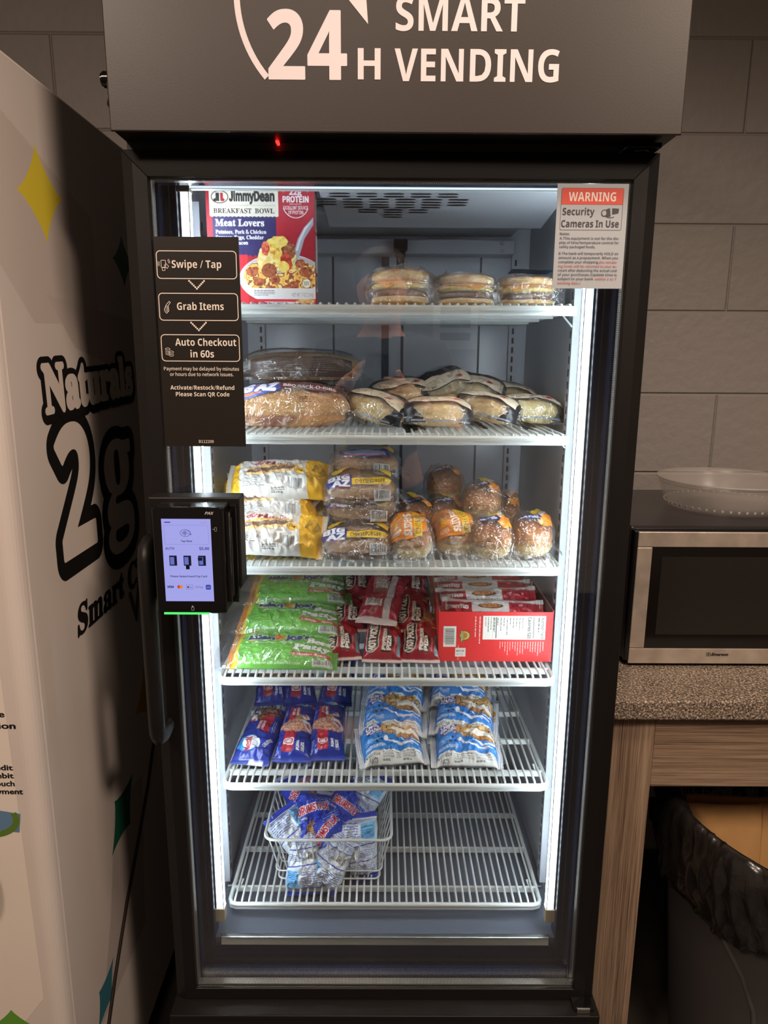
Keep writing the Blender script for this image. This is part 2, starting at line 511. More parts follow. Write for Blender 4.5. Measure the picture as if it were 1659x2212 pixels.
def pillow_shape(U, V, w, h, th, seed, seal='x', sw=0.010, crumple=0.0015, p=2.6, front=True, pinch=0.05, sag=0.0):
    """metres; U,V in -1..1 (V up). A filled flow-pack: flat crimped seals on two ends, puffed body"""
    a, b = (U, V) if seal == 'x' else (V, U)
    L = (w if seal == 'x' else h); ub = 1 - 2*sw/L
    t = np.clip(np.abs(a)/ub, 0, 1)
    pa = np.sqrt(np.clip(1 - t**5, 0, 1)); pb = np.clip(1 - np.abs(b)**p, 0, 1)**0.6
    prof = pa*pb
    k = w*1000/22.0
    n1 = fbm(U*k*.5+5, V*k*.5*h/w+7, seed, 3) - .5
    n2 = 1 - np.abs(2*fbm(U*k*.6+V*.8+2, V*k*.6*h/w-U*.7+4, seed+50, 3) - 1)*2.2
    Z = th*prof + crumple*(1.6*n1 + 1.1*n2)*np.clip(prof*2.5, 0.25, 1)
    crimp = 0.0007*np.sin(a*L*1000/1.1)*(np.abs(a) > ub)
    if not front:
        Z = -0.30*th*prof - 0.0006
    Z = Z + crimp
    edge = 0.0016*np.sin(b*h*1000/2.2*1.0)*(np.abs(a) > .985)
    X = U*w/2; Y = V*h/2
    sq = 1 - pinch*pa - 0.012*fbm(a*6+3, b*0+1, seed+9, 2)
    if seal == 'x': Y = Y*sq; X = X + edge*np.sign(U)*.4
    else: X = X*sq; Y = Y + edge*np.sign(V)*.4
    wob = 0.004*(fbm(U*2.2+1, V*2.2+8, seed+77, 2)-.5)
    return X + wob, Y + h/2 + wob*.6, Z - sag*(U**2)

def pack(name, art, th, seed, back=(235, 235, 235), rough=0.33, **kw):
    """a printed flow pack as ONE mesh: stands on its bottom edge, faces +z before it is turned"""
    w, h = art.w/1000, art.h/1000
    rgb, al = art.raster(0.75 if w < .13 else .8)
    ny, nx = al.shape
    U, V = np.meshgrid(np.linspace(-1, 1, nx), np.linspace(1, -1, ny))
    X, Y, Z = pillow_shape(U, V, w, h, th, seed, **kw)
    Ub, Vb = np.meshgrid(np.linspace(-1, 1, 40), np.linspace(1, -1, 30))
    bk = pillow_shape(Ub, Vb, w, h, th, seed, front=False, **kw)
    return print_mesh(name, X, Y, Z, rgb, al, [printed('printed_film_%d' % int(rough*100), rough), mat('pack_back_%d_%d_%d' % tuple(back), back, .4, bump=.2)], bk)

def card_face(name, art, res=0.6, rough=0.5):
    """flat printed card: x right, y up from the bottom edge, faces +z"""
    rgb, al = art.raster(res); ny, nx = al.shape
    X, Y = np.meshgrid(np.linspace(0, art.w/1000, nx), np.linspace(art.h/1000, 0, ny))
    return print_mesh(name, X, Y, X*0, rgb, al, [printed('printed_card', rough, 0.0)])

def label_on(name, art, fn, res=0.75, rough=0.3):
    """print on a clear bag: only the inked area exists; fn(U,V) gives the bag's surface"""
    rgb, al = art.raster(res); ny, nx = al.shape
    U, V = np.meshgrid(np.linspace(-1, 1, nx), np.linspace(1, -1, ny))
    X, Y, Z = fn(U, V)
    return print_mesh(name, X, Y, Z + 0.0006, rgb, al, [printed('printed_film_%d' % int(rough*100), rough)], cut=True)

def bag_mesh(name, w, h, th, seed, m, **kw):
    """clear bag: both sides of a crumpled pillow"""
    U, V = np.meshgrid(np.linspace(-1, 1, 64), np.linspace(1, -1, 56))
    mb = MB()
    X, Y, Z = pillow_shape(U, V, w, h, th, seed, **kw); mb.grid(X, Y, Z, 0, True, True)
    X, Y, Z = pillow_shape(U, V, w, h, th, seed, front=False, **kw); mb.grid(X, Y, Z, 0, True, False)
    return mb.mesh(name, m)

def food_mesh(name, w, d, h, seed, colfn, e=2.6, nz=26, na=72, rag=0.04, ztop=2.0, zbot=6.0, m=None, crease=None):
    """baked or fried body standing on z=0: superelliptic plan, rounded top, noisy crust; colours by colfn(t, a, n) with t = 0..1 up"""
    t = np.linspace(0, 1, nz); a = np.linspace(0, 2*math.pi, na, endpoint=False)
    A, T = np.meshgrid(a, t)
    s = 2*T-1
    R = np.where(s > 0, np.clip(1-np.abs(s)**ztop, 0, 1)**(1/ztop), np.clip(1-np.abs(s)**zbot, 0, 1)**(1/zbot))
    R = np.maximum(R, 0.02)
    pr_ = (np.abs(np.cos(A))**e + np.abs(np.sin(A))**e)**(-1/e)
    n = fbm(np.cos(A)*3+10, np.sin(A)*3+T*4+10, seed, 4)
    k = 1 + rag*(n-.5)*2
    if crease is not None: k = k - crease(T)
    X = w/2*R*pr_*np.cos(A)*k; Y = d/2*R*pr_*np.sin(A)*k; Z = T*h*(1+rag*.6*(n-.5))
    v = np.stack([X, Y, Z], -1).reshape(-1, 3)
    I = np.arange(nz*na).reshape(nz, na); J = np.roll(I, -1, 1)
    q = np.stack([I[:-1], J[:-1], J[1:], I[1:]], -1).reshape(-1, 4)
    n2 = fbm(np.cos(A)*9+20, np.sin(A)*9+T*11+20, seed+3, 3)
    C = np.stack([lin(c) for c in [colfn(tt, aa, nn, n3) for tt, aa, nn, n3 in zip(T.ravel(), A.ravel(), n.ravel(), n2.ravel())]])
    me = bpy.data.meshes.new(name)
    me.from_pydata(v.tolist(), [], [tuple(r) for r in q.tolist()] + [tuple(range(na-1, -1, -1)), tuple(I[-1].tolist())])
    me.materials.append(m or printed('crust', .6, .5, 160.0, .3))
    me.polygons.foreach_set('use_smooth', [True]*len(me.polygons))
    at = me.attributes.new('print', 'FLOAT_COLOR', 'POINT')
    at.data.foreach_set('color', np.concatenate([C, np.ones((len(C), 1))], 1).astype(np.float32).ravel())
    me.update()
    return me
def mixc(a, b, t):
    t = max(0.0, min(1.0, t)); return tuple(x*(1-t)+y*t for x, y in zip(a, b))
R90 = math.pi/2
rad = math.radians
# ================================================================== THE ROOM
def struct(name, mb, mats, bevel=0.0):
    return tag(obj(name, mb, mats, None, bevel), kind='structure')
def block_wall():
    m = bpy.data.materials.new('painted_block'); m.use_nodes = True
    nt = m.node_tree; b = nt.nodes['Principled BSDF']; L = nt.links.new
    tc = nt.nodes.new('ShaderNodeTexCoord'); sp = nt.nodes.new('ShaderNodeSeparateXYZ'); cb = nt.nodes.new('ShaderNodeCombineXYZ')
    ax = nt.nodes.new('ShaderNodeMath'); ax.operation = 'ADD'; ax.inputs[1].default_value = 4.0 - 0.833 - 0.2
    az = nt.nodes.new('ShaderNodeMath'); az.operation = 'ADD'; az.inputs[1].default_value = 2.0 - 1.104
    L(tc.outputs['Object'], sp.inputs[0]); L(sp.outputs['X'], ax.inputs[0]); L(sp.outputs['Z'], az.inputs[0])
    L(ax.outputs[0], cb.inputs[0]); L(az.outputs[0], cb.inputs[1])
    br = nt.nodes.new('ShaderNodeTexBrick'); br.offset = 0.5; br.offset_frequency = 2
    br.inputs['Scale'].default_value = 1.0; br.inputs['Brick Width'].default_value = 0.4; br.inputs['Row Height'].default_value = 0.2
    br.inputs['Mortar Size'].default_value = 0.0045; br.inputs['Mortar Smooth'].default_value = 0.9
    br.inputs['Color1'].default_value = lin4((150, 143, 138)); br.inputs['Color2'].default_value = lin4((145, 138, 133))
    br.inputs['Mortar'].default_value = lin4((143, 136, 131))
    L(cb.outputs[0], br.inputs['Vector']); L(br.outputs['Color'], b.inputs['Base Color'])
    n = nt.nodes.new('ShaderNodeTexNoise'); n.inputs['Scale'].default_value = 38; n.inputs['Detail'].default_value = 6
    vo = nt.nodes.new('ShaderNodeTexNoise'); vo.inputs['Scale'].default_value = 9; vo.inputs['Detail'].default_value = 2
    L(tc.outputs['Object'], n.inputs['Vector']); L(tc.outputs['Object'], vo.inputs['Vector'])
    inv = nt.nodes.new('ShaderNodeMath'); inv.operation = 'MULTIPLY_ADD'; inv.inputs[1].default_value = -0.8; inv.inputs[2].default_value = 0.8
    L(br.outputs['Fac'], inv.inputs[0])
    a1 = nt.nodes.new('ShaderNodeMath'); a1.operation = 'MULTIPLY_ADD'; a1.inputs[1].default_value = 0.6
    L(n.outputs['Fac'], a1.inputs[0]); L(inv.outputs[0], a1.inputs[2])
    bp = nt.nodes.new('ShaderNodeBump'); bp.inputs['Strength'].default_value = 0.75; bp.inputs['Distance'].default_value = 0.006
    L(a1.outputs[0], bp.inputs['Height']); L(bp.outputs['Normal'], b.inputs['Normal'])
    b.inputs['Roughness'].default_value = 0.55
    return m
WB = 0.812
struct('wall_back', MB().box(-2.6, 2.6, WB, WB+.12, 0, 2.8), block_wall())
paint = mat('room_paint', (182, 174, 166), .7, bump=.1, bscale=40)
struct('wall_left', MB().box(-2.72, -2.6, -3.1, WB, 0, 2.8), paint)
struct('wall_right', MB().box(2.6, 2.72, -3.1, WB, 0, 2.8), paint)
struct('wall_front', MB().box(-2.6, 2.6, -3.22, -3.1, 0, 2.8), paint)
struct('floor', MB().box(-2.6, 2.6, -3.1, WB, -.1, 0), mat('floor_vinyl', (66, 60, 55), .5, var=.15, vscale=14))
struct('ceiling', MB().box(-2.6, 2.6, -3.1, WB, 2.8, 2.9), mat('ceiling_white', (205, 200, 194), .8))
for k, a in enumerate(LAMPS):
    x, y, z = a[0]
    fx = MB(); fx.lathe([(.085, 2.8), (.085, 2.79), (.07, 2.786)], x, y, 32, 0, False, False)
    d = tag(obj('downlight_fixture', fx, mat('trim_white', (225, 222, 216), .5)),
            ['round recessed ceiling downlight just before the cooler', 'round recessed ceiling downlight out over the counter side',
             'round recessed ceiling downlight over the white machine side', 'round recessed ceiling downlight behind where the visitor stands'][k], 'ceiling light', 'recessed ceiling downlights')

nt_ = thing('wall_notice', 'white paper notice with dark bands on the wall facing the cooler', 'notice', (.40, -3.0985, 1.56))
obj('paper_sheet', MB().box(-.125, .125, -.0012, 0, -.12, .14), mat('paper_white', (232, 230, 226), .7), nt_)
nb = Art(250, 260)
for k in range(3): nb.rect(40, 30+70*k, 210, 72+70*k, (80, 80, 84))
nb.pieces('notice_print', (.125, .0002, .14), (-1, 0, 0), (0, 0, -1), (0, 1, 0), nt_)
# ================================================================== THE VENDING COOLER
BLK = mat('black_satin', (19, 16, 15), .46, spec=.36, bump=.03, bscale=400)
HDR = mat('header_satin', (50, 41, 35), .40, spec=.55, bump=.03, bscale=500)
BLKG = mat('black_gloss', (14, 14, 15), .18)
JAMB = mat('jamb_navy', (30, 38, 62), .16, spec=.4)
LINER = mat('liner_grey', (188, 191, 199), .22, spec=.6, bump=.02, bscale=30)
LINERD = mat('liner_dark', (96, 102, 116), .3)
WHT = mat('shelf_white', (206, 209, 206), .3)
STEEL = mat('steel_lip', (190, 192, 190), .3, 1.0, bump=.05, bscale=200)
cooler = thing('vending_cooler', 'tall black glass-door vending cooler stocked with food, white lettering on its header', 'vending machine', (0, .3, 0))
def part(name, mb, mats, parent, bevel=0.0, seg=2):
    """a part built in room coordinates, hung under its thing"""
    o = obj(name, mb, mats, parent, bevel, seg)
    o.matrix_parent_inverse = (Matrix.Translation(parent.location) if parent.parent is None else Matrix.Identity(4)).inverted()
    return o
# --- cabinet: outer skins and grey liner
mb = MB()
mb.box(-.345, -.335, .052, .70, .04, 1.99, 0); mb.box(.335, .345, .052, .70, .04, 1.99, 0)
mb.box(-.335, .335, .69, .70, .04, 1.99, 0); mb.box(-.335, .335, .052, .69, 1.98, 1.99, 0)
mb.box(-.335, -.303, .083, .60, .30, 1.69, 1); mb.box(.303, .335, .083, .60, .30, 1.69, 1)
mb.box(-.335, .335, .60, .64, .30, 1.98, 1); mb.box(-.303, .303, .052, .60, 1.655, 1.69, 1)
mb.box(-.303, .303, .058, .60, .335, .402, 2)
part('cabinet', mb, [BLK, LINER, LINERD], cooler)
for sx in (-1, 1):
    mb = MB(); xs = sorted((sx*.2945, sx*.335)); mb.box(xs[0], xs[1], .0525, .083, .335, 1.655)
    part('door_post', mb, JAMB, cooler, .002)
part('floor_lip', MB().box(-.285, .285, .050, .060, .392, .409), STEEL, cooler, .002)
mb = MB(); mb.box(-.303, .303, .054, .059, .345, .391); mb.box(-.303, .303, .050, .054, .352, .357)
part('lower_gasket', mb, JAMB, cooler, .002)
# back wall ribs, seams and slotted shelf standards
mb = MB()
for x0, x1 in ((-.012, .004), (.030, .036), (-.118, -.114), (.198, .202)):
    mb.box(x0, x1, .5975, .6005, .41, 1.60)
part('back_seam', mb, mat('seam_grey', (70, 74, 84), .4), cooler)
for sx in (-1, 1):
    mb = MB(); mb.box(sx*.272-.008, sx*.272+.008, .588, .600, .42, 1.62, 0)
    for k in range(58):
        mb.box(sx*.272-.002, sx*.272+.002, .5872, .589, .44+.02*k, .452+.02*k, 1)
    part('shelf_standard', mb, [LINER, BLKG], cooler)
    mb = MB(); mb.box(sx*.298-.006, sx*.298+.006, .17, .19, .42, 1.62, 0)
    for k in range(58):
        mb.box(sx*.2945-.003, sx*.2945+.003, .177, .183, .44+.02*k, .452+.02*k, 1)
    part('shelf_standard', mb, [LINER, BLKG], cooler)
# evaporator cover with vents
mb = MB()
mb.add([(-.104, .085, 1.628), (.262, .085, 1.628), (.262, .085, 1.650), (-.104, .085, 1.650), (-.104, .30, 1.606), (.262, .30, 1.606), (.262, .36, 1.650), (-.104, .36, 1.650)],
       [(0, 1, 2, 3), (0, 4, 5, 1), (4, 7, 6, 5), (0, 3, 7, 4), (1, 5, 6, 2), (3, 2, 6, 7)])
evap = part('evaporator_cover', mb, LINER, cooler, .003)
mb = MB()
rs = random.Random(4)
def evz(y): return 1.628 - (y-.085)*.022/.215
for r in range(12):
    y = .10 + .0125*r
    half = .108 if r < 7 else .108 - (r-6)*.017
    n = 5
    for k in range(-3, 4):
        x = .006 + k*.040 + (.018 if (r//4) % 2 else 0)
        if abs(x-.006) + .016 > half + .012: continue
        pts = []
        for q in range(16):
            a = 2*math.pi*q/16
            px_ = .0155*math.copysign(abs(math.cos(a))**.4, math.cos(a)); py_ = .0032*math.sin(a)
            pts.append((x+px_, y+py_, evz(y+py_) - .0006))
        mb.add(pts, [tuple(range(15, -1, -1))])
part('vent_slots', mb, mat('vent_black', (12, 13, 16), .6), evap)
mb = MB()
mb.box(-.275, .262, .545, .600, 1.598, 1.626); mb.box(-.262, .262, .36, .600, 1.640, 1.652)
part('fan_rail', mb, LINER, cooler, .003)
for x in (-.20, .235):
    for z in (1.604, 1.619):
        mb = MB(); mb.lathe([(.004, 0), (.004, .002), (.002, .003)], 0, 0, 12)
        mb.v = [(x+v[0], .545-v[2], z+v[1]) for v in mb.v]
        part('rail_screw', mb, STEEL, cooler)
mb = MB(); mb.box(.012, .040, .515, .545, 1.600, 1.622); mb.box(.016, .036, .518, .542, 1.588, 1.600)
mb.tube([(.026, .53, 1.59), (.026, .535, 1.565), (.018, .55, 1.545), (.012, .575, 1.53), (.010, .60, 1.52)], .008, 10)
part('drain_fitting', mb, BLKG, cooler, .002)
# --- light strips
LED = glow('led_diode', (236, 248, 255), 66.0, .0155)
LEDB = glow('led_diode_soft', (232, 246, 255), 42.0, .0155)
LENS = glow('led_lens', (236, 248, 255), 2.6, .0155)
CLEAR = mat('strip_clear', (205, 215, 215), .25)
def led_strip(sx):
    mb = MB()
    x = sx*.287
    # square housing in the front corner; diodes face into the cabinet, frosted lens faces forward
    z0, z1 = .452, 1.612
    mb.box(x-.0065, x+.0065, .067, .079, z0, z1, 0)
    xi = x - sx*.0068
    mb.add([(xi, .070, z0), (xi, .0785, z0), (xi, .0785, z1), (xi, .070, z1)], [(0, 1, 2, 3)], 1)
    mb.add([(x-.005, .0793, z0), (x+.005, .0793, z0), (x+.005, .0793, z1), (x-.005, .0793, z1)], [(0, 1, 2, 3)], 3)
    mb.add([(x-.0055, .0667, z0), (x+.0055, .0667, z0), (x+.0055, .0667, z1), (x-.0055, .0667, z1)], [(0, 1, 2, 3)], 2)
    o = part('led_strip', mb, [CLEAR, LED, LENS, LEDB], cooler)
    o['label'] = 'glowing white light strip'
    for c0, c1 in ((.428, .452), (1.612, 1.628)):
        part('strip_cap', MB().box(x-.008, x+.008, .064, .081, c0, c1), mat('cap_beige', (205, 190, 165), .5), o)
led_strip(-1); led_strip(1)
mb = MB(); mb.box(-.285, .285, .066, .078, 1.6160, 1.624, 0)
mb.add([(-.285, .0655, 1.6168), (.285, .0655, 1.6168), (.285, .0655, 1.6196), (-.285, .0655, 1.6196)], [(0, 1, 2, 3)], 1)
mb.add([(-.285, .0783, 1.6164), (.285, .0783, 1.6164), (.285, .0783, 1.6225), (-.285, .0783, 1.6225)], [(3, 2, 1, 0)], 2)  # rear glow face added as fill to brighten the evaporator cover
part('top_light_bar', mb, [CLEAR, glow('led_lens_top', (225, 236, 250), 1.6), glow('cover_fill_glow', (225, 240, 252), 15.0)], cooler)
# --- header
mb = MB()
mb.box(-.346, .358, -.040, -.036, 1.6585, 2.02, 0)
mb.box(-.346, .358, -.0355, .052, 1.6615, 2.02, 1)
header = part('header', mb, [HDR, BLK], cooler, .0015)
art = Art(704, 361.5)
PINK = (236, 224, 226)
zt = 2.02
def hx(x): return (x+.346)*1000
def hz(z): return (zt-z)*1000
art.text('24', hx(-.1490), hz(1.7178), 73.5, PINK, f='sansb', bold=.012, w=94)
art.text('H', hx(-.0414), hz(1.7178), 34, PINK, f='sansb', bold=.0, w=27.5)
art.text('SMART', hx(.0040), hz(1.7708), 36, PINK, f='sansb', bold=.0, w=154)
art.text('VENDING', hx(.0030), hz(1.7162), 35.5, PINK, f='sansb', bold=.0, w=199)
cx, cz_, R = -.055, 1.806, .1335
art.ring(hx(cx), hz(cz_), R*1000, R*1000, 7.2, PINK, 62, 222)
art.poly([(hx(-.060), hz(1.812)), (hx(-.029), hz(1.7775)), (hx(-.0335), hz(1.835))], PINK)
art.pieces('header_lettering', (-.346, -.0402, zt), (1, 0, 0), (0, 0, -1), (0, -1, 0), header)
o = header.children[0]; o.matrix_parent_inverse = Matrix.Identity(4)
mb = MB()
mb.tube([(-.345, -.004, 1.728), (-.362, -.004, 1.728)], .0095, 20); mb.tube([(-.362, -.004, 1.728), (-.3645, -.004, 1.728)], .0075, 20)
mb.box(-.356, -.345, -.012, .004, 1.709, 1.728)
mb.tube([(-.356, -.004, 1.712), (-.3595, -.004, 1.700), (-.3535, -.004, 1.690), (-.3475, -.004, 1.686)], .0012, 6)
part('header_lock', mb, BLKG, header)
mb = MB(); mb.box(-.345, .345, .015, .052, 1.652, 1.6615)
part('header_gap', mb, mat('gap_black', (8, 8, 8), .5), cooler)
mb = MB(); mb.tube([(-.1472, .004, 1.6600), (-.1472, .0155, 1.6600)], .0022, 10)
part('indicator_light', mb, glow('red_light', (255, 30, 24), 6.0), cooler)
mb = MB(); mb.box(.30, .345, -.012, .04, 1.6515, 1.658); mb.lathe([(.012, 1.650), (.012, 1.6585)], .325, .01, 20)
part('top_hinge', mb, BLKG, cooler, .001)
# --- door
def stile(mb, a, b, mi=0):
    """a: outer/inner corner pairs; mitred bar between two corners, slightly crowned"""
    (o0, i0), (o1, i1) = a, b
    def P(p, y): return (p[0], y, p[1])
    m0 = ((o0[0]*.55+i0[0]*.45), (o0[1]*.55+i0[1]*.45)); m1 = ((o1[0]*.55+i1[0]*.45), (o1[1]*.55+i1[1]*.45))
    vs = [P(o0, .006), P(m0, 0), P(i0, .0015), P(i0, .048), P(o0, .048), P(o1, .006), P(m1, 0), P(i1, .0015), P(i1, .048), P(o1, .048)]
    fs = [(0, 1, 6, 5), (1, 2, 7, 6), (2, 3, 8, 7), (3, 4, 9, 8), (4, 0, 5, 9), (0, 4, 3, 2, 1), (5, 6, 7, 8, 9)]
    mb.add(vs, fs, mi)
ox, oz0, oz1, ix, iz0, iz1 = .350, .320, 1.650, .3165, .3535, 1.6165
cor = [((-ox, oz0), (-ix, iz0)), ((ox, oz0), (ix, iz0)), ((ox, oz1), (ix, iz1)), ((-ox, oz1), (-ix, iz1))]
mb = MB()
for k in range(4): stile(mb, cor[k], cor[(k+1) % 4])
door = part('door_frame', mb, BLK, cooler, .0006, 1)
bm = bmesh.new(); bm.from_mesh(door.data); bmesh.ops.recalc_face_normals(bm, faces=bm.faces); bm.to_mesh(door.data); bm.free()
def ringbox(x1, z0, z1, t, y0, y1, mi=0, mb=None):
    mb = mb or MB()
    mb.box(-x1, -x1+t, y0, y1, z0, z1, mi); mb.box(x1-t, x1, y0, y1, z0, z1, mi)
    mb.box(-x1+t, x1-t, y0, y1, z0, z0+t, mi); mb.box(-x1+t, x1-t, y0, y1, z1-t, z1, mi)
    return mb
def dpart(name, mb, mats, bevel=0.0):
    return obj(name, mb, mats, door, bevel)
def spacer_mat():
    m = bpy.data.materials.new('spacer_aluminium'); m.use_nodes = True
    nt = m.node_tree; b = nt.nodes['Principled BSDF']; L = nt.links.new
    tc = nt.nodes.new('ShaderNodeTexCoord'); sp = nt.nodes.new('ShaderNodeSeparateXYZ'); L(tc.outputs['Object'], sp.inputs[0])
    ad = nt.nodes.new('ShaderNodeMath'); ad.operation = 'ADD'; L(sp.outputs['X'], ad.inputs[0]); L(sp.outputs['Z'], ad.inputs[1])
    mu = nt.nodes.new('ShaderNodeMath'); mu.operation = 'MULTIPLY'; mu.inputs[1].default_value = 2*math.pi/.0024; L(ad.outputs[0], mu.inputs[0])
    sn = nt.nodes.new('ShaderNodeMath'); sn.operation = 'SINE'; L(mu.outputs[0], sn.inputs[0])
    r = nt.nodes.new('ShaderNodeValToRGB'); r.color_ramp.elements[0].position = .25; r.color_ramp.elements[1].position = .6
    r.color_ramp.elements[0].color = (.05, .05, .05, 1); r.color_ramp.elements[1].color = (.8, .8, .78, 1)
    mp = nt.nodes.new('ShaderNodeMapRange'); mp.inputs['From Min'].default_value = -1; L(sn.outputs[0], mp.inputs['Value'])
    L(mp.outputs[0], r.inputs['Fac']); L(r.outputs['Color'], b.inputs['Base Color'])
    b.inputs['Metallic'].default_value = .8; b.inputs['Roughness'].default_value = .3
    return m
dpart('glass_spacer', ringbox(.3155, .3545, 1.6155, .0024, .008, .020), spacer_mat())
dpart('door_liner', ringbox(.3165, .3535, 1.6215, .006, .024, .044), JAMB)
gasket = ringbox(.318, .352, 1.636, .0155, .044, .052)
dpart('door_gasket', gasket, mat('gasket_navy', (20, 23, 32), .35))
gm = bpy.data.materials.new('door_glass'); gm.use_nodes = True
nt = gm.node_tree; nt.nodes.clear()
go = nt.nodes.new('ShaderNodeOutputMaterial'); gt = nt.nodes.new('ShaderNodeBsdfTransparent'); gg = nt.nodes.new('ShaderNodeBsdfGlossy')
gt.inputs[0].default_value = (.965, .975, .975, 1); gg.inputs['Roughness'].default_value = 0.0
gf = nt.nodes.new('ShaderNodeFresnel'); two_sided_ior(nt, gf, 1.66); gx = nt.nodes.new('ShaderNodeMixShader')
nt.links.new(gf.outputs[0], gx.inputs[0]); nt.links.new(gt.outputs[0], gx.inputs[1]); nt.links.new(gg.outputs[0], gx.inputs[2]); nt.links.new(gx.outputs[0], go.inputs['Surface'])
dpart('door_glass', MB().box(-.3160, .3160, .0030, .0070, .354, 1.616), gm)
dpart('door_glass', MB().box(-.3155, .3155, .0205, .0235, .3545, 1.6155), gm)
# --- handle
mb = MB()
hp = [(-.3345, -.004, 1.130), (-.3345, -.030, 1.134), (-.3345, -.044, 1.128), (-.3345, -.050, 1.112)]
hp += [(-.3345, -.051, 1.05-.03*k) for k in range(7)] + [(-.3345, -.050, .852), (-.3345, -.044, .842), (-.3345, -.030, .838), (-.3345, -.004, .842)]
mb.tube(hp, [.0115]*len(hp), 16)
dpart('door_handle', mb, mat('handle_satin', (20, 17, 16), .42, spec=.4))
# --- lower panel
mb = MB(); mb.box(-.353, .353, -.030, .05, .05, .333); mb.box(-.352, .352, -.0315, -.0285, .3255, .3335)
for k in range(9): mb.box(-.30, .30, -.0325, -.030, .09+.022*k, .098+.022*k)
part('lower_panel', mb, BLK, cooler, .0015)
mb = MB(); mb.box(.312, .345, -.022, .02, .3335, .3385, 0); mb.box(.316, .338, -.026, -.022, .3335, .343, 1)
part('bottom_hinge', mb, [BLKG, STEEL], cooler, .001)
for x in (-.31, .31):
    for y in (.09, .66):
        part('levelling_foot', MB().lathe([(.02, 0), (.022, .006), (.012, .01), (.012, .05)], x, y, 16), BLKG, cooler)

# --- instruction sticker (left) and warning sticker (right), stuck on the glass inside the door opening
def sticker(name, x0, z1, w, h, art, colour, label):
    mb = MB().box(x0, x0+w, .0018, .0030, z1-h, z1)
    s = dpart(name, mb, mat(name+'_film', colour, .38))
    art.pieces(name+'_print', (x0, .0018, z1), (1, 0, 0), (0, 0, -1), (0, -1, 0), s)
    s['label'] = label
    return s
CR = (238, 224, 212)
a = Art(113, 278)
for y0 in (18, 72, 126):
    a.frame(3, y0, 109, y0+35, 5, 1.1, CR)
for y0 in (56, 110):
    for k in range(-5, 6):
        a.rect(55+2.0*k-1.1, y0+10-2.0*abs(k)-1.1, 55+2.0*k+1.1, y0+10-2.0*abs(k)+1.1, CR)
a.text('Swipe / Tap', 23, 39.5, 9.6, CR, f='sansb', w=66)
a.text('Grab Items', 27, 93.5, 9.6, CR, f='sansb', w=63)
a.text('Auto Checkout', 22, 140.5, 9.4, CR, f='sansb', w=83)
a.text('in 60s', 42, 156, 9.4, CR, f='sansb', w=32)
a.text('Payment may be delayed by minutes', 56, 173.5, 4.6, CR, bold=.012, al='c', w=103)
a.text('or hours due to network issues.', 56, 181, 4.6, CR, bold=.012, al='c', w=87)
a.text('Activate/Restock/Refund', 56, 199.5, 5.6, CR, f='sansb', al='c', w=88)
a.text('Please Scan QR Code', 56, 208.5, 5.6, CR, f='sansb', al='c', w=74)
a.text('B112208', 58, 273, 3.9, CR, bold=.01, al='c', w=20.5)
# little line drawings: card being tapped, hand taking a bottle, stacked coins
a.frame(9, 30, 15, 39, .8, .7, CR); a.frame(10.3, 39.5, 14, 43, .6, .6, CR); a.line([(13, 37), (17, 40.5), (19, 37.5), (15.5, 34), (13, 37)], .6, CR)
a.line([(7, 32), (6.4, 34.5), (7, 37)], .6, CR); a.line([(5.4, 31.4), (4.7, 34.5), (5.4, 37.6)], .5, CR)
a.ring(15, 33, 4.5, 4.5, .6, CR, -10, 50); a.ring(15, 33, 6.2, 6.2, .6, CR, -10, 50)
a.line([(10, 93), (12.5, 87.5), (17, 82.5), (18.6, 84), (15.5, 88), (16, 95), (13, 98), (10.8, 96), (10, 93)], .7, CR)
for k in range(4): a.line([(11.8, 89.5+2*k), (14.2, 88.5+2*k), (14.6, 90+2*k)], .55, CR)
for (x, y) in ((11.5, 145), (16, 149)):
    a.ring(x, y, 3.4, 1.6, .6, CR, 0, 360)
    for k in range(1, 4 if x < 13 else 3): a.ring(x, y+2.1*k, 3.4, 1.6, .6, CR, 180, 360)
sticker('instruction_sticker', -.3140, 1.5430, .113, .278, a, (32, 26, 22), 'black sticker with payment steps')
a = Art(93, 131)
DK = (72, 70, 74); RD = (225, 88, 74); RT = (196, 96, 92)
a.rect(6, 5.5, 87, 25.5, RD); a.text('WARNING', 46, 21.5, 11, (240, 228, 220), f='sansb', al='c', w=62)
a.frame(5.5, 5.5, 86.5, 57, 2, .5, (110, 108, 112))
a.text('Security', 8, 38.5, 8.6, DK, f='sansb', w=42); a.text('Cameras In Use', 7, 53.5, 8.6, DK, f='sansb', w=76)
a.ell(63, 36, 4.2, 4.4, DK); a.ell(63, 36, 3.0, 3.2, (176, 178, 182)); a.poly([(65, 31.5), (70, 29.8), (71.5, 40), (66, 40.5)], DK)
a.poly([(73, 30), (82, 30.5), (81.5, 36), (73.5, 37.5)], DK); a.ring(71, 38, 7, 4, .7, DK, 200, 320)
a.text('Notes:', 6, 63.5, 3.3, DK, bold=.01, w=13)
for k, (t, w_) in enumerate((('A.This equipment is not for the dis-', 79), ('play of time/temperature control for', 79), ('safety packaged foods.', 48))):
    a.text(t, 6, 69+5.3*k, 3.1, DK, bold=.008, w=w_)
for k, (t, w_, c) in enumerate((('B.The bank will temporarily HOLD an', 79, DK), ('amount as a prepayment. When you', 79, DK), ('complete your shopping,', 54, DK), ('ing funds will be returned to your ac-', 79, RT),
                                ('count after deducting the actual cost', 79, DK), ('of your purchases.(Update time is', 79, DK), ('subject to your bank', 48, DK), ('working days.)', 31, RT))):
    a.text(t, 6, 88+5.35*k, 3.1, c, bold=.008, w=w_)
a.text('the remain-', 60.5, 98.7, 3.1, RT, bold=.008, w=24.5); a.text('within 1 to 7', 56, 120.1, 3.1, RT, bold=.008, w=29)
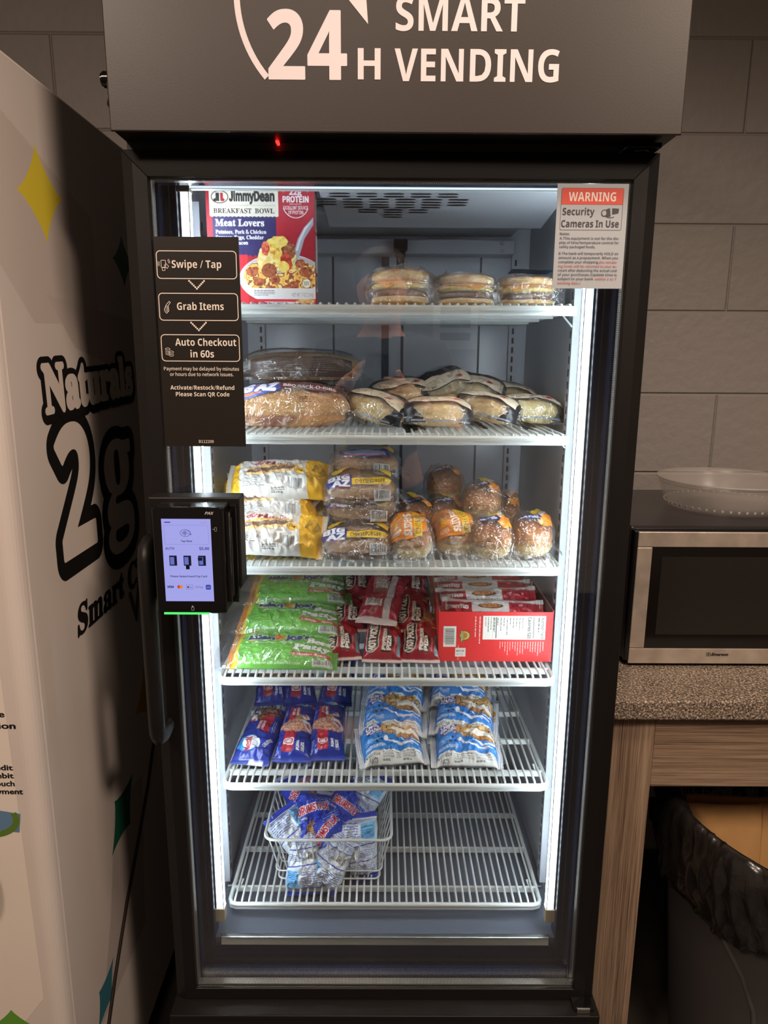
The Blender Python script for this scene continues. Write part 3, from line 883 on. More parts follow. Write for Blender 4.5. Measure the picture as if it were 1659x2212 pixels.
sticker('warning_sticker', .2180, 1.6115, .093, .131, a, (178, 182, 188), 'silver sticker with red warning heading')

# --- card terminal bolted over the door's left stile
mb = MB()
mb.add([(-.332, -.034, 1.052), (-.206, -.034, 1.072), (-.206, -.034, 1.199), (-.332, -.034, 1.199), (-.332, .002, 1.052), (-.206, .002, 1.072), (-.206, .002, 1.199), (-.332, .002, 1.199),
        (-.222, -.034, 1.045), (-.222, .002, 1.045)],
       [(0, 3, 2, 1, 8), (4, 9, 5, 6, 7), (3, 7, 6, 2), (0, 4, 7, 3), (1, 2, 6, 5), (8, 1, 5, 9), (0, 8, 9, 4)])
term = part('card_terminal', mb, BLK, cooler, .002)
mb = MB(); mb.box(-.3135, -.2185, -.080, -.034, 1.0465, 1.1945)
tb = obj('terminal_body', mb, BLKG, term, .004, 3)
mb = MB(); mb.box(-.2185, -.2135, -.070, -.036, 1.062, 1.185, 0); mb.box(-.2175, -.2090, -.046, -.034, 1.052, 1.190, 0); mb.box(-.2135, -.2131, -.062, -.054, 1.066, 1.176, 1)
obj('card_slot', mb, [BLKG, mat('slot_dark', (6, 8, 7), .5)], term, .001)
mb = MB(); mb.box(-.304, -.243, -.0806, -.0780, 1.0462, 1.0486)
obj('status_light', mb, glow('green_light', (70, 230, 90), 2.2), term)
a = Art(65, 114)
SC = (176, 176, 250); NV = (52, 56, 140)
a.rect(0, 0, 65, 114, SC)
a.rect(4, 4, 12, 5.2, (30, 30, 150)); a.frame(52, 4, 60, 5.8, .4, .3, (150, 150, 215))
a.frame(3.2, 8.5, 61.5, 34.5, 2, .35, (140, 140, 205))
a.ring(31, 19, 7, 5, .5, NV, 0, 360)
for k in range(4): a.ring(26, 19, 1.6+1.5*k, 2+1.2*k, .6, (30, 30, 90), -40, 40)
a.line([(33, 15.5), (37, 17.5), (39, 21.5), (34, 19.5), (32, 18)], .5, NV)
a.text('Tap Here', 32, 31.3, 2.6, (25, 25, 60), bold=.03, al='c', w=15)
a.text('AUTH', 3.5, 42, 3.4, NV, bold=.02, w=11.5); a.text('$5.00', 61.5, 42, 3.6, NV, bold=.04, al='r', w=13)
for k, x in enumerate((13, 32, 51.5)):
    a.rect(x-5, 50, x+5, 64, (28, 28, 40)); a.rect(x-4, 52, x+1.5, 62.5, (110, 120, 210))
a.rect(29.5, 64, 34.5, 69, (20, 20, 30)); a.rect(46, 52.5, 52, 57, (24, 30, 60))
a.text('Please Swipe/Insert/Tap Card', 32.5, 80, 2.5, (40, 40, 90), bold=.03, al='c', w=49)
a.text('VISA', 3.5, 95, 2.9, (26, 31, 113), bold=.07, w=8, shear=.25)
a.ell(19, 93.5, 2.4, 2.4, (222, 60, 40)); a.ell(21.6, 93.5, 2.4, 2.4, (240, 150, 40))
a.frame(28.5, 91, 37.5, 96.5, .6, .3, (80, 80, 130)); a.ell(31, 93.8, 1.1, 1.2, (30, 30, 50)); a.text('Pay', 32.4, 94.7, 1.7, (30, 30, 50), w=4)
a.text('G', 41, 95, 2.9, (90, 90, 150), w=2.6); a.text('Pay', 44.6, 95, 2.9, (90, 90, 150), w=6.5)
a.frame(55.5, 91, 61, 96.6, 1, 1.2, (30, 50, 160)); a.rect(56.3, 91.8, 60.2, 95.8, (40, 70, 180)); a.text('pay', 56.4, 94.4, 1.4, (230, 235, 255), w=3.6)
scr = a.pieces('screen', (-.3005, -.0802, 1.1790), (1, 0, 0), (0, 0, -1), (0, -1, 0), term, glowing=0.85)
scr['label'] = 'lit lavender payment screen'
a = Art(95, 148)
a.text('PAX', 71, 9.5, 3.6, (190, 186, 184), bold=.05, w=11.5, shear=.3)
a.frame(83, 27, 85.5, 32, .3, .4, (170, 170, 170)); a.line([(80.5, 29.5), (82.5, 29.5)], .6, (170, 170, 170))
a.frame(47, 137.5, 50.2, 142.5, 1, .5, (175, 175, 175)); a.ell(48.6, 137, .9, 1.4, (175, 175, 175))
a.pieces('terminal_lettering', (-.3135, -.0801, 1.1945), (1, 0, 0), (0, 0, -1), (0, -1, 0), term)

# ================================================================== WIRE SHELVES
def shelf_thing(zt, zb, label, y1=.565):
    t = thing('wire_shelf', label, 'shelf', (0, .10, zb), group='white wire shelves in the cooler')
    H = zt - zb
    mb = MB()
    hw = .279
    n = 43
    for k in range(n):
        x = -hw + .010 + (2*hw - .020)*k/(n-1)
        mb.tube([(x, .0005, H-.004), (x, .003, H-.0005), (x, .010, H), (x, y1-.10, H)], .0021, 6)
    obj('wire_deck', mb, WHT, t)
    mb = MB()
    mb.tube([(-hw, y1-.10, H-.006), (-hw, .012, H-.006), (-hw+.004, .003, H-.006), (-hw+.014, 0, H-.006), (hw-.014, 0, H-.006), (hw-.004, .003, H-.006), (hw, .012, H-.006), (hw, y1-.10, H-.006)], .0042, 8, closed=True)
    mb.tube([(-hw, .014, .0045), (-hw+.004, .004, .0045), (-hw+.014, .001, .0045), (hw-.014, .001, .0045), (hw-.004, .004, .0045), (hw, .014, .0045)], .0042, 8)
    mb.box(-hw+.010, hw-.010, -.0028, .0012, .0035, H-.005)
    obj('shelf_rim', mb, WHT, t)
    for y in (.041, .148, .256, .352):
        mb = MB().box(-hw+.001, hw-.001, y-.0025, y+.0025, H-.013, H-.0022)
        obj('crossbar', mb, WHT, t, .001)
    for sx in (-1, 1):
        mb = MB()
        mb.tube([(sx*(hw+.018), .075, H-.030), (sx*(hw+.012), .072, H-.028), (sx*(hw-.002), .068, H-.014), (sx*(hw-.010), .060, H-.005), (sx*(hw-.016), .052, H+.003), (sx*(hw-.013), .045, H-.004)], .0016, 6)
        obj('shelf_clip', mb, WHT, t)
    return t
SH = {'s1': (1.4667, 1.4500), 's2': (1.2733, 1.2565), 's3': (1.0628, 1.0460), 's4': (.8711, .8540), 's5': (.6758, .6590), 's6': (.4376, .4205)}
for k, lab in (('s1', 'topmost white wire shelf, under the boxed breakfast bowl and clear-bagged muffin sandwiches'),
               ('s2', 'white wire shelf under the long rib sandwiches and black-and-cream sandwich packs'),
               ('s3', 'white wire shelf under the white-and-yellow cheesesteak packs and bagged buns'),
               ('s4', 'white wire shelf under the green beef patty packs and open red carton'),
               ('s5', 'white wire shelf under the blue ice cream wrappers laid in rows'),
               ('s6', 'lowest white wire shelf, mostly bare, with the wire basket on it')):
    shelf_thing(*SH[k], lab)

# ================================================================== WHITE WRAPPED MACHINE ON THE LEFT
WRAP = mat('wrap_white', (208, 196, 188), .42, spec=.4, var=.03, vscale=5)
mach = thing('vending_machine', 'white vinyl-wrapped vending machine with big outlined lettering, left of the cooler', 'vending machine', (-.9, .3, 0))
mb = MB(); mb.box(-1.33, -.47, -.1065, .755, .085, 1.748)
body = part('body', mb, WRAP, mach, .004)
mb = MB(); n = 8; r = .022
pts = [(-1.33, -.1085), (-1.33, -.128)] + [(-.471-r+r*math.sin(rad(90*k/n)), -.128+r-r*math.cos(rad(90*k/n))) for k in range(n+1)] + [(-.471, -.1085)]
mb.prism(pts, .09, 1.745, 'z')
for i in range(len(mb.f)): mb.s[i] = False
mdoor = part('front_door', mb, WRAP, mach, .0015)
mb = MB().box(-1.30, -.50, -.09, .74, .03, .085); 
part('base', mb, BLK, mach)
for x in (-1.25, -.53):
    for y in (-.03, .69):
        part('levelling_foot', MB().lathe([(.02, 0), (.02, .03)], x, y, 14), BLKG, mach)
def side(art, name, o=(-.47, -.1065, 1.748)):
    return art.pieces(name, o, (0, 1, 0), (0, 0, -1), (1, 0, 0), body, lift=.00004, step=.000004)
def sy(y): return (y + .1065)*1000
def sz(z): return (1.748 - z)*1000
a = Art(860, 1660)
INK = (22, 20, 20); WH2 = (214, 200, 190)
def star(y, z, ry, rz, col, rot=0, pinch=.22):
    P = []
    for k in range(40):
        t = 2*math.pi*k/40
        c, s_ = math.cos(t), math.sin(t)
        e = 2.6
        xx, zz = ry*math.copysign(abs(c)**e, c), rz*math.copysign(abs(s_)**e, s_)
        q = rad(rot); P.append((sy(y + xx*math.cos(q) - zz*math.sin(q)), sz(z + xx*math.sin(q) + zz*math.cos(q))))
    a.poly(P, col)
a.poly([(sy(-.10), sz(1.69)), (sy(.20), sz(1.60)), (sy(.20), sz(1.44)), (sy(-.02), sz(1.43)), (sy(-.10), sz(1.50))], (198, 184, 176)); a.poly([(sy(.02), sz(1.47)), (sy(.40), sz(1.45)), (sy(.40), sz(1.34)), (sy(.10), sz(1.40))], (192, 178, 170)); a.poly([(sy(.10), sz(.62)), (sy(.05), sz(.45)), (sy(-.02), sz(.30)), (sy(.20), sz(.30)), (sy(.24), sz(.60))], (186, 172, 166))
star(.031, 1.600, .068, .062, (222, 200, 60), 6)
star(.330, 1.552, .050, .045, (40, 84, 60)); star(.300, .742, .075, .06, (190, 150, 40), 10)
star(.135, .590, .075, .055, (24, 92, 66), 35); star(.005, .338, .055, .038, (54, 110, 122), 40); star(.42, 1.0, .07, .06, (60, 60, 60))
# soft grey swoosh band low on the side
sw_ = [(.00, .27), (.045, .33), (.12, .415), (.20, .490), (.27, .56), (.33, .64)]
a.line([(sy(y), sz(z)) for y, z in sw_], 20, (60, 52, 50)); a.line([(sy(y-.002), sz(z)) for y, z in sw_], 2.5, (120, 108, 102))
# big outlined lettering (rises a little towards the wall)
a.text('2', sy(.002), sz(1.095), 190, INK, f='sansb', bold=.15, w=118)
a.text('2', sy(.002), sz(1.097), 190, WH2, f='sansb', bold=.02, w=118)
a.text('g', sy(.172), sz(1.110), 190, INK, f='serif', bold=.15, w=122)
a.text('g', sy(.172), sz(1.112), 190, WH2, f='serif', bold=.025, w=122)
a.text('Naturals', sy(-.012), sz(1.310), 62, INK, f='serif', bold=.24, w=345, rot=2)
a.text('Naturals', sy(-.012), sz(1.312), 62, WH2, f='serif', bold=.07, w=345, rot=2)
a.text('Smart Choice', sy(.022), sz(.972), 44, INK, f='serif', bold=.04, w=430, rot=0, shear=.15)
a.text('Vending', sy(.24), sz(.905), 60, (90, 82, 78), f=None, bold=.05, w=300)
side(a, 'side_lettering')
a = Art(860, 1655)
o_f = (-1.33, -.1280, 1.745)
def fx_(x): return (x+1.33)*1000
def fz_(z): return (1.745-z)*1000
a.poly([(fx_(-.62), fz_(1.70)), (fx_(-.52), fz_(1.70)), (fx_(-.50), fz_(.47)), (fx_(-.53), fz_(.43)), (fx_(-.62), fz_(.43))], (226, 212, 200))
for t, z in (('Your choice', .9187), ('Best selection', .9020), ):
    a.text(t, fx_(-.4965 - (0.013 if 'choice' in t else 0)), fz_(z), 8.5, INK, f=None, bold=.05, al='r', w=12*len(t)*.62)
for t, z in (('Credit', .8405), ('Debit', .8285), ('Touch', .8165), ('Payment', .8045)):
    a.text(t, fx_(-.4965 - (.010 if t != 'Payment' else 0)), fz_(z), 7.6, INK, f=None, bold=.05, al='r', w=6.6*len(t))
a.poly([(fx_(-.60), fz_(.792)), (fx_(-.503), fz_(.774)), (fx_(-.507), fz_(.745)), (fx_(-.60), fz_(.755))], (96, 128, 158))
a.ring(fx_(-.545), fz_(.765), 40, 28, 9, (92, 120, 44), 200, 385)
def fstar(x, z, rx, rz, col):
    P = []
    for k in range(32):
        t = 2*math.pi*k/32; c, s_ = math.cos(t), math.sin(t)
        P.append((fx_(x+rx*math.copysign(abs(c)**2.4, c)), fz_(z+rz*math.copysign(abs(s_)**2.4, s_))))
    a.poly(P, col)
fstar(-.55, .41, .05, .04, (96, 150, 50))
fp = a.pieces('front_print', o_f, (1, 0, 0), (0, 0, -1), (0, -1, 0), mdoor)
mb = MB().prism([(-.566 + .02*math.cos(q), .668 + .045*math.sin(q)) for q in [2*math.pi*k/24 for k in range(24)]], -.150, -.1275, 'y')
obj('door_pull', mb, BLKG, mdoor, .004)

# ================================================================== COUNTER, WORKTOP, MICROWAVE, BOWL
def granite():
    m = bpy.data.materials.new('speckled_laminate'); m.use_nodes = True
    nt = m.node_tree; b = nt.nodes['Principled BSDF']; L = nt.links.new
    tc = nt.nodes.new('ShaderNodeTexCoord'); n = nt.nodes.new('ShaderNodeTexNoise'); n.inputs['Scale'].default_value = 300; n.inputs['Detail'].default_value = 4; n.inputs['Roughness'].default_value = .6
    v = nt.nodes.new('ShaderNodeTexVoronoi'); v.inputs['Scale'].default_value = 330
    L(tc.outputs['Object'], n.inputs['Vector']); L(tc.outputs['Object'], v.inputs['Vector'])
    r = nt.nodes.new('ShaderNodeValToRGB'); r.color_ramp.interpolation = 'LINEAR'
    e = r.color_ramp.elements; e[0].position = .42; e[0].color = lin4((28, 25, 24)); e[1].position = .50; e[1].color = lin4((112, 98, 86))
    q = e.new(.57); q.color = lin4((158, 138, 120)); q = e.new(.64); q.color = lin4((226, 208, 188))
    mx = nt.nodes.new('ShaderNodeMix'); mx.data_type = 'RGBA'; mx.inputs[0].default_value = .2
    L(n.outputs['Fac'], r.inputs['Fac']); L(r.outputs['Color'], mx.inputs[6]); 
    r2 = nt.nodes.new('ShaderNodeValToRGB'); r2.color_ramp.elements[0].color = lin4((60, 50, 44)); r2.color_ramp.elements[1].color = lin4((200, 180, 158))
    L(v.outputs['Color'], r2.inputs['Fac']); L(r2.outputs['Color'], mx.inputs[7])
    L(mx.outputs[2], b.inputs['Base Color']); b.inputs['Roughness'].default_value = .4
    return m
def wood(name, axis):
    m = bpy.data.materials.new(name); m.use_nodes = True
    nt = m.node_tree; b = nt.nodes['Principled BSDF']; L = nt.links.new
    tc = nt.nodes.new('ShaderNodeTexCoord'); mp = nt.nodes.new('ShaderNodeMapping')
    s = [640, 640, 640]; s['xyz'.index(axis)] = 6; mp.inputs['Scale'].default_value = s
    L(tc.outputs['Object'], mp.inputs['Vector'])
    n = nt.nodes.new('ShaderNodeTexNoise'); n.inputs['Scale'].default_value = 1.0; n.inputs['Detail'].default_value = 5; n.inputs['Roughness'].default_value = .7
    L(mp.outputs[0], n.inputs['Vector'])
    mp2 = nt.nodes.new('ShaderNodeMapping'); s2 = [40, 40, 40]; s2['xyz'.index(axis)] = 1.2; mp2.inputs['Scale'].default_value = s2
    L(tc.outputs['Object'], mp2.inputs['Vector']); n2 = nt.nodes.new('ShaderNodeTexNoise'); n2.inputs['Scale'].default_value = 1.0; n2.inputs['Detail'].default_value = 2
    L(mp2.outputs[0], n2.inputs['Vector'])
    ad = nt.nodes.new('ShaderNodeMath'); ad.operation = 'MULTIPLY_ADD'; ad.inputs[1].default_value = .75; L(n.outputs['Fac'], ad.inputs[0])
    ml = nt.nodes.new('ShaderNodeMath'); ml.operation = 'MULTIPLY'; ml.inputs[1].default_value = .25; L(n2.outputs['Fac'], ml.inputs[0]); L(ml.outputs[0], ad.inputs[2])
    r = nt.nodes.new('ShaderNodeValToRGB'); e = r.color_ramp.elements
    e[0].position = .36; e[0].color = lin4((72, 55, 45)); e[1].position = .62; e[1].color = lin4((170, 146, 122)); q = e.new(.47); q.color = lin4((134, 110, 90))
    L(ad.outputs[0], r.inputs['Fac']); L(r.outputs['Color'], b.inputs['Base Color']); b.inputs['Roughness'].default_value = .5
    return m
WV, WH_ = wood('wood_grain_upright', 'z'), wood('wood_grain_level', 'x')
top = tag(obj('worktop', MB().box(.356, 1.75, .083, .806, .803, .8372), granite(), None, .003),
          'speckled grey-brown laminate worktop carrying the microwave', 'worktop')
counter = thing('counter_base', 'wood-grain counter base with an open bay below the speckled worktop', 'counter', (1.0, .45, 0))
part('end_panel', MB().box(.356, .374, .122, .79, 0, .803), WV, counter, .001)
part('corner_post', MB().box(.356, .4555, .1027, .1225, 0, .803), WV, counter, .001)
part('apron', MB().box(.4557, 1.62, .1027, .1225, .6680, .803), WH_, counter, .001)
part('right_post', MB().box(1.62, 1.72, .1027, .1225, 0, .803), WV, counter, .001)
part('right_panel', MB().box(1.70, 1.72, .1227, .79, 0, .803), WV, counter, .001)

SS = mat('brushed_steel', (200, 186, 172), .36, .55, bump=.08, bscale=150, var=.16, vscale=28)
mw = thing('microwave', 'black microwave with brushed steel door frame on the speckled worktop', 'microwave', (.70, .45, .8372))
mx0, mx1, my0, my1, mz0, mz1 = .432, .962, .232, .60, .848, 1.0985
part('case', MB().box(mx0, mx1, my0, my1, mz0, mz1), mat('case_charcoal', (38, 34, 36), .28, spec=.55), mw, .006, 3)
fy = .218
mb = MB(); mb.box(mx0+.003, mx1-.003, fy+.003, my0+.002, mz0-.001, mz1-.004)
part('front_bezel', mb, BLKG, mw, .004)
x0, x1, z0, z1 = .4430, .80, .8500, 1.0915
mb = MB(); mb.box(x0, x1, fy, fy+.006, 1.0640, z1); mb.box(x0, x1, fy, fy+.006, z0-.0065, .8730)
mb.box(x0, x0+.0268, fy, fy+.006, .8738, 1.0632)
d = part('door_trim', mb, SS, mw, .0012)
mb = MB(); mb.box(x0+.0275, x1, fy+.001, fy+.006, .8735, 1.0635)
part('door_window', mb, mat('window_black', (16, 13, 12), .14, spec=.6), mw)
mb = MB(); mb.box(x0+.045, x1-.02, fy+.0004, fy+.0012, .900, 1.046)
part('window_mesh', mb, mat('mesh_brown', (29, 25, 22), .35, bump=.3, bscale=900), mw)
mb = MB(); mb.box(x1+.004, mx1-.004, fy, fy+.006, z0-.0065, z1)
part('control_panel', mb, BLKG, mw, .002)
a = Art(120, 20)
a.frame(0, 2, 7, 8, 1, .8, (36, 30, 28)); a.line([(1.8, 5), (5.2, 5)], 1.0, (36, 30, 28)); a.line([(3.5, 3.3), (3.5, 6.7)], 1.0, (36, 30, 28))
a.text('Emerson', 8.6, 7.6, 5.2, (36, 30, 28), f=None, bold=.06, w=31, shear=.35)
L_ = a.pieces('trim_lettering', (.585, fy-.0002, .8672), (1, 0, 0), (0, 0, -1), (0, -1, 0), d)
for x in (mx0+.04, mx1-.04):
    for y in (my0+.03, my1-.04):
        part('rubber_foot', MB().lathe([(.012, .8372), (.012, .849)], x, y, 14), BLKG, mw)

PLA = bpy.data.materials.new('translucent_plastic'); PLA.use_nodes = True
pb = PLA.node_tree.nodes['Principled BSDF']; pb.inputs['Base Color'].default_value = lin4((186, 178, 172)); pb.inputs['Roughness'].default_value = .3
pb.inputs['Alpha'].default_value = .27
tub = thing('plastic_bowl', 'round translucent plastic bowl standing on the microwave', 'bowl', (.672, .385, 1.0985))
mb = MB()
prof = [(.001, .004), (.095, .004), (.106, .0065), (.115, .020), (.1225, .036), (.127, .052), (.1275, .058), (.1315, .060), (.132, .063), (.1295, .0645), (.126, .0625), (.1215, .050), (.112, .022), (.104, .0085), (.09, .0066), (.001, .0066)]
mb.lathe(prof, 0, 0, 72)
obj('bowl_body', mb, PLA, tub)
mb = MB(); mb.tube([(.1315*math.cos(2*math.pi*k/72), .1315*math.sin(2*math.pi*k/72), .0625) for k in range(72)], .0018, 8, closed=True)
mb.tube([(.1275*math.cos(2*math.pi*k/72), .1275*math.sin(2*math.pi*k/72), .0545) for k in range(72)], .0010, 6, closed=True)
obj('bowl_rim', mb, PLA, tub)
mb = MB()
for k in range(52):
    q = 2*math.pi*k/52; c, s_ = math.cos(q), math.sin(q); r0 = .1137
    t_ = Vector((-s_, c, 0)); o_ = Vector((c*r0, s_*r0, .0155)); up = Vector((c*.35, s_*.35, 1)).normalized(); ou = Vector((c, s_, -.3)).normalized()
    vs = [o_ + t_*x_ + up*z_ + ou*e_ for e_ in (0, .0012) for x_, z_ in ((-.0019, -.0019), (.0019, -.0019), (.0019, .0019), (-.0019, .0019))]
    mb.add(vs, [(0, 3, 2, 1), (4, 5, 6, 7), (0, 1, 5, 4), (1, 2, 6, 5), (2, 3, 7, 6), (3, 0, 4, 7)])
obj('foot_studs', mb, mat('stud_white', (196, 188, 180), .4), tub)

# ================================================================== BIN UNDER THE COUNTER
GREY = mat('bin_grey', (84, 80, 80), .42, spec=.45)
binT = thing('rubbish_bin', 'big round grey plastic rubbish bin lined with a black bag under the counter', 'bin', (.816, .148, 0))
def rrect(hx_, hy_, r, n=6):
    P = []
    for cx, cy, a0 in ((hx_-r, hy_-r, 0), (-hx_+r, hy_-r, 90), (-hx_+r, -hy_+r, 180), (hx_-r, -hy_+r, 270)):
        for k in range(n+1):
            q = rad(a0 + 90*k/n); P.append((cx+r*math.cos(q), cy+r*math.sin(q)))
    return P
mb = MB()
mb.lathe([(.215, .004), (.228, 0), (.234, .012), (.262, .33), (.280, .545), (.286, .552), (.287, .590), (.281, .600), (.274, .592), (.270, .545), (.250, .30), (.224, .020), (.001, .016)], 0, 0, 72, 0, True, False)
obj('bin_body', mb, GREY, binT)
def bin_r(z): return .233 + (.280-.233)*(z-.012)/.533
mb = MB()
P = []
for q, z in ((186, .50), (196, .47), (206, .43), (214, .385), (219, .33), (220.5, .25), (221, .15), (221.5, .03)):
    P.append(((bin_r(z)+.001)*math.cos(rad(q)), (bin_r(z)+.001)*math.sin(rad(q)), z))
mb.tube(P, .0045, 8)
obj('side_rib', mb, GREY, binT)
# black liner turned over the rim
bag = mat('liner_black', (30, 27, 26), .26, spec=.9, bump=.8, bscale=30)
mb = MB()
base = [(.281*math.cos(2*math.pi*k/220), .281*math.sin(2*math.pi*k/220)) for k in range(220)]
M = len(base)
prof = [(-.16, -.030), (-.10, -.026), (-.05, -.020), (-.02, -.014), (.004, -.006), (.012, .002), (.012, .010), (.004, .016), (-.015, .019), (-.035, .021), (-.055, .022), (-.075, .022), (-.095, .022), (-.112, .021), (-.125, .020)]
qs = np.arange(M)*2*math.pi/M
vs = []
for i, (dz, off) in enumerate(prof):
    d = max(0.0, -dz) if i > 6 else 0.0
    sw_q = qs + d*4.5                                         # folds run slantwise down the skirt
    wr = (1-np.abs(2*fbm(np.cos(sw_q)*9+20, np.sin(sw_q)*9+20, 5, 3)-1))**2 - .6 + .8*(fbm(np.cos(sw_q)*20+30, np.sin(sw_q)*20+30, 6, 2)-.5)
    w2 = fbm(np.cos(qs)*2.2+9, np.sin(qs)*2.2+9, 8, 2) - .5
    gain = .026 if i > 8 else (.012 if i in (5, 6, 7) else .016)
    for k, p in enumerate(base):
        u = Vector((p[0], p[1], 0)).normalized()
        o_ = off + gain*wr[k]
        vs.append((p[0]+u.x*o_, p[1]+u.y*o_, .600 + dz*(1 + (.9*w2[k] if i > 7 else 0)) + .010*wr[k]*(i > 4)))
fs = []
for i in range(len(prof)-1):
    fs += [(i*M+k, (i+1)*M+k, (i+1)*M+(k+1) % M, i*M+(k+1) % M) for k in range(M)]
mb.add(vs, fs, 0, True)
liner = obj('bin_liner', mb, bag)
liner.location = binT.location; liner.rotation_euler = binT.rotation_euler
md = liner.modifiers.new('t', 'SOLIDIFY'); md.thickness = .0012
tag(liner, 'shiny black bin bag folded over the rim of the round grey bin', 'bin bag')
CARD = mat('cardboard', (206, 156, 100), .65, var=.10, vscale=16, bump=.5, bscale=22)
cb = thing('cardboard_carton', 'flattened brown cardboard carton stuffed upright in the lined bin', 'cardboard box', (.722, .215, .505), (rad(-8), 0, rad(-3)))
def sheet(x0, x1, z0, z1, y, bow, seed):
    mb = MB(); n1, n2 = 26, 20
    for s_, fl in ((0, False), (.004, True)):
        X, Z = np.meshgrid(np.linspace(x0, x1, n1), np.linspace(z0, z1, n2))
        Y = y + s_ + bow*((X-x0)/(x1-x0)-.5)**2*4 + .007*(fbm(X*14+3, Z*11+5, seed)-.5)
        mb.grid(X, Y, Z, 0, True, fl)
    return mb
obj('front_panel', sheet(-.135, .005, -.22, .044, -.002, .006, 3), CARD, cb)
obj('side_panel', sheet(.006, .150, -.22, .044, .002, .010, 6), CARD, cb)
obj('rear_panel', sheet(-.13, .14, -.22, .050, .022, .004, 9), CARD, cb)
cb2 = thing('brown_carton', 'small brown carton in the dark behind the corner post of the counter', 'cardboard box', (.52, .62, 0))
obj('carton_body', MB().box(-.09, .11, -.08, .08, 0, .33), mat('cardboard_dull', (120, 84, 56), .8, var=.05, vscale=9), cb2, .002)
for x0, x1 in ((-.09, .0095), (.0105, .11)):
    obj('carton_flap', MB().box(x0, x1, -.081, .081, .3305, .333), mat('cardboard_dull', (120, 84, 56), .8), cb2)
# ================================================================== FOOD ON THE SHELVES
def turn(tilt, yaw=0.0, roll=0.0):
    """lay a pack down: tilt 0 = face up, 90 = standing and facing the door; roll = spun in its own plane"""
    return (Matrix.Rotation(rad(yaw), 3, 'Z') @ Matrix.Rotation(rad(tilt), 3, 'X') @ Matrix.Rotation(rad(roll), 3, 'Z')).to_euler()
def put(name, me, label, cat, loc, rot, group=None):
    o = link(name, me); o.location = loc; o.rotation_euler = rot
    return tag(o, label, cat, group)
def dome_fn(w, d, h, p0, p1, u0=-1.0, u1=1.0, grow=1.05, seed=0, lump=0.0):
    """patch of a domed body: V=-1 at angle p0 (low front) to V=+1 at p1 (over the top), U across"""
    def fn(U, V):
        ph = np.radians(p0 + (p1-p0)*(V+1)/2); uu = u0 + (u1-u0)*(U+1)/2
        k = np.clip(1-np.abs(uu*.93)**3.2, 0.02, 1)**.42
        n = lump*(fbm(uu*3+4, ph*3+4, seed)-.5)*2
        Y = -(d/2)*np.sign(np.cos(ph))*np.abs(np.cos(ph))**.62*k*(grow+n); Z = .001 + h*np.abs(np.sin(ph))**.62*k**.8*(grow+n)
        return uu*w/2*(grow), Y, Z
    return fn
CLEARF = film('clear_film'); CLEARW = film('clear_film_wrinkled', gloss=.15, rough=.10, haze=.04, bump=1.0, bscale=60.0)
CLEARS = film('clear_film_smooth', gloss=.05, rough=.12, haze=.02, bump=.5, bscale=30.0)
def crinkle(X, Y, Z, h, seed, amp=.0022):
    """sharp random creases pushed outwards from the body's middle"""
    q = X*17 + Z*11 + 20; p = Z*20 - X*9 + Y*10 + 20
    r = np.maximum((1-np.abs(2*fbm(q, p, seed+31, 2)-1))**7, .8*(1-np.abs(2*fbm(q*1.7+5, p*1.3+9, seed+37, 2)-1))**9)
    L = np.sqrt(X**2 + Y**2 + (Z-h*.4)**2) + 1e-6
    return X + X/L*r*amp, Y + Y/L*r*amp, Z + (Z-h*.4)/L*r*amp
def dome_bag(name, w, d, h, seed, parent, fins=('x',), m=None, grow=1.06, fin=.014, lump=.06):
    """clear bag drawn over a domed body, with crimped flat ends left and right"""
    mb = MB()
    U, V = np.meshgrid(np.linspace(-1, 1, 84), np.linspace(-1, 1, 100))
    X, Y, Z = dome_fn(w, d, h, 1, 179, grow=grow, seed=seed, lump=lump)(U, V)
    X, Y, Z = crinkle(X, Y, Z, h, seed)
    mb.grid(X, Y, np.maximum(Z, .0005), 0, True, False)
    for sx in (-1, 1):
        q, p = np.meshgrid(np.linspace(0, 1, 8), np.linspace(-1, 1, 40))
        Xf = sx*(w/2*grow*.97 + fin*q + .0012*np.sin(p*60)*(q > .9)); Yf = p*d*.5*(.55+.35*q) ; Zf = h*.30 + .010*(fbm(p*3+4, q+sx*3+5, seed, 2)-.5)*(.3+q) - .012*q
        mb.grid(Xf, Yf, np.maximum(Zf, .001), 0, True)
    o = obj(name, mb, m or CLEARW, parent)
    return o
def zs(k): return SH[k][0]

# ---------------- top shelf: boxed breakfast bowl
BW, BH = 162, 168
a = Art(BW, BH, (178, 26, 46))
a.poly([(9, 45), (104, 45), (104, 98)] + [(104-4*k, 98+(3 if k % 2 else 0)) for k in range(1, 24)] + [(9, 98)], (50, 40, 98))
CREAM = (226, 216, 200)
a.poly([(5, 4), (108, 4), (108, 45)] + [(108-3*k, 45+(1.2 if k % 2 else 0)) for k in range(1, 34)] + [(5, 45)], CREAM)
a.rect(5, 0, 108, 4, (214, 206, 192)); a.small(12, .6, 70, 2.8, 1, (60, 52, 50), 3)
a.ring(21, 19, 13, 9, 1.3, (60, 48, 46), 0, 360); a.rect(15, 13.5, 18.5, 24.5, (24, 24, 28)); a.rect(18, 13.5, 20.5, 25, (24, 24, 28)); a.rect(22, 13.5, 26, 24.5, (184, 30, 44)); a.ell(14.5, 23, 3.2, 2.2, (24, 24, 28)); a.ell(25.5, 23, 3, 2.2, (184, 30, 44))
a.text('Jimmy', 35.5, 24, 12.5, (32, 28, 32), f='cjk', bold=.10, w=36); a.text('Dean', 73, 24, 12.5, (32, 28, 32), f='cjk', bold=.10, w=29)
for k in range(46): a.rect(8+2.1*k, 30, 9.1+2.1*k, 30.7, (120, 110, 100))
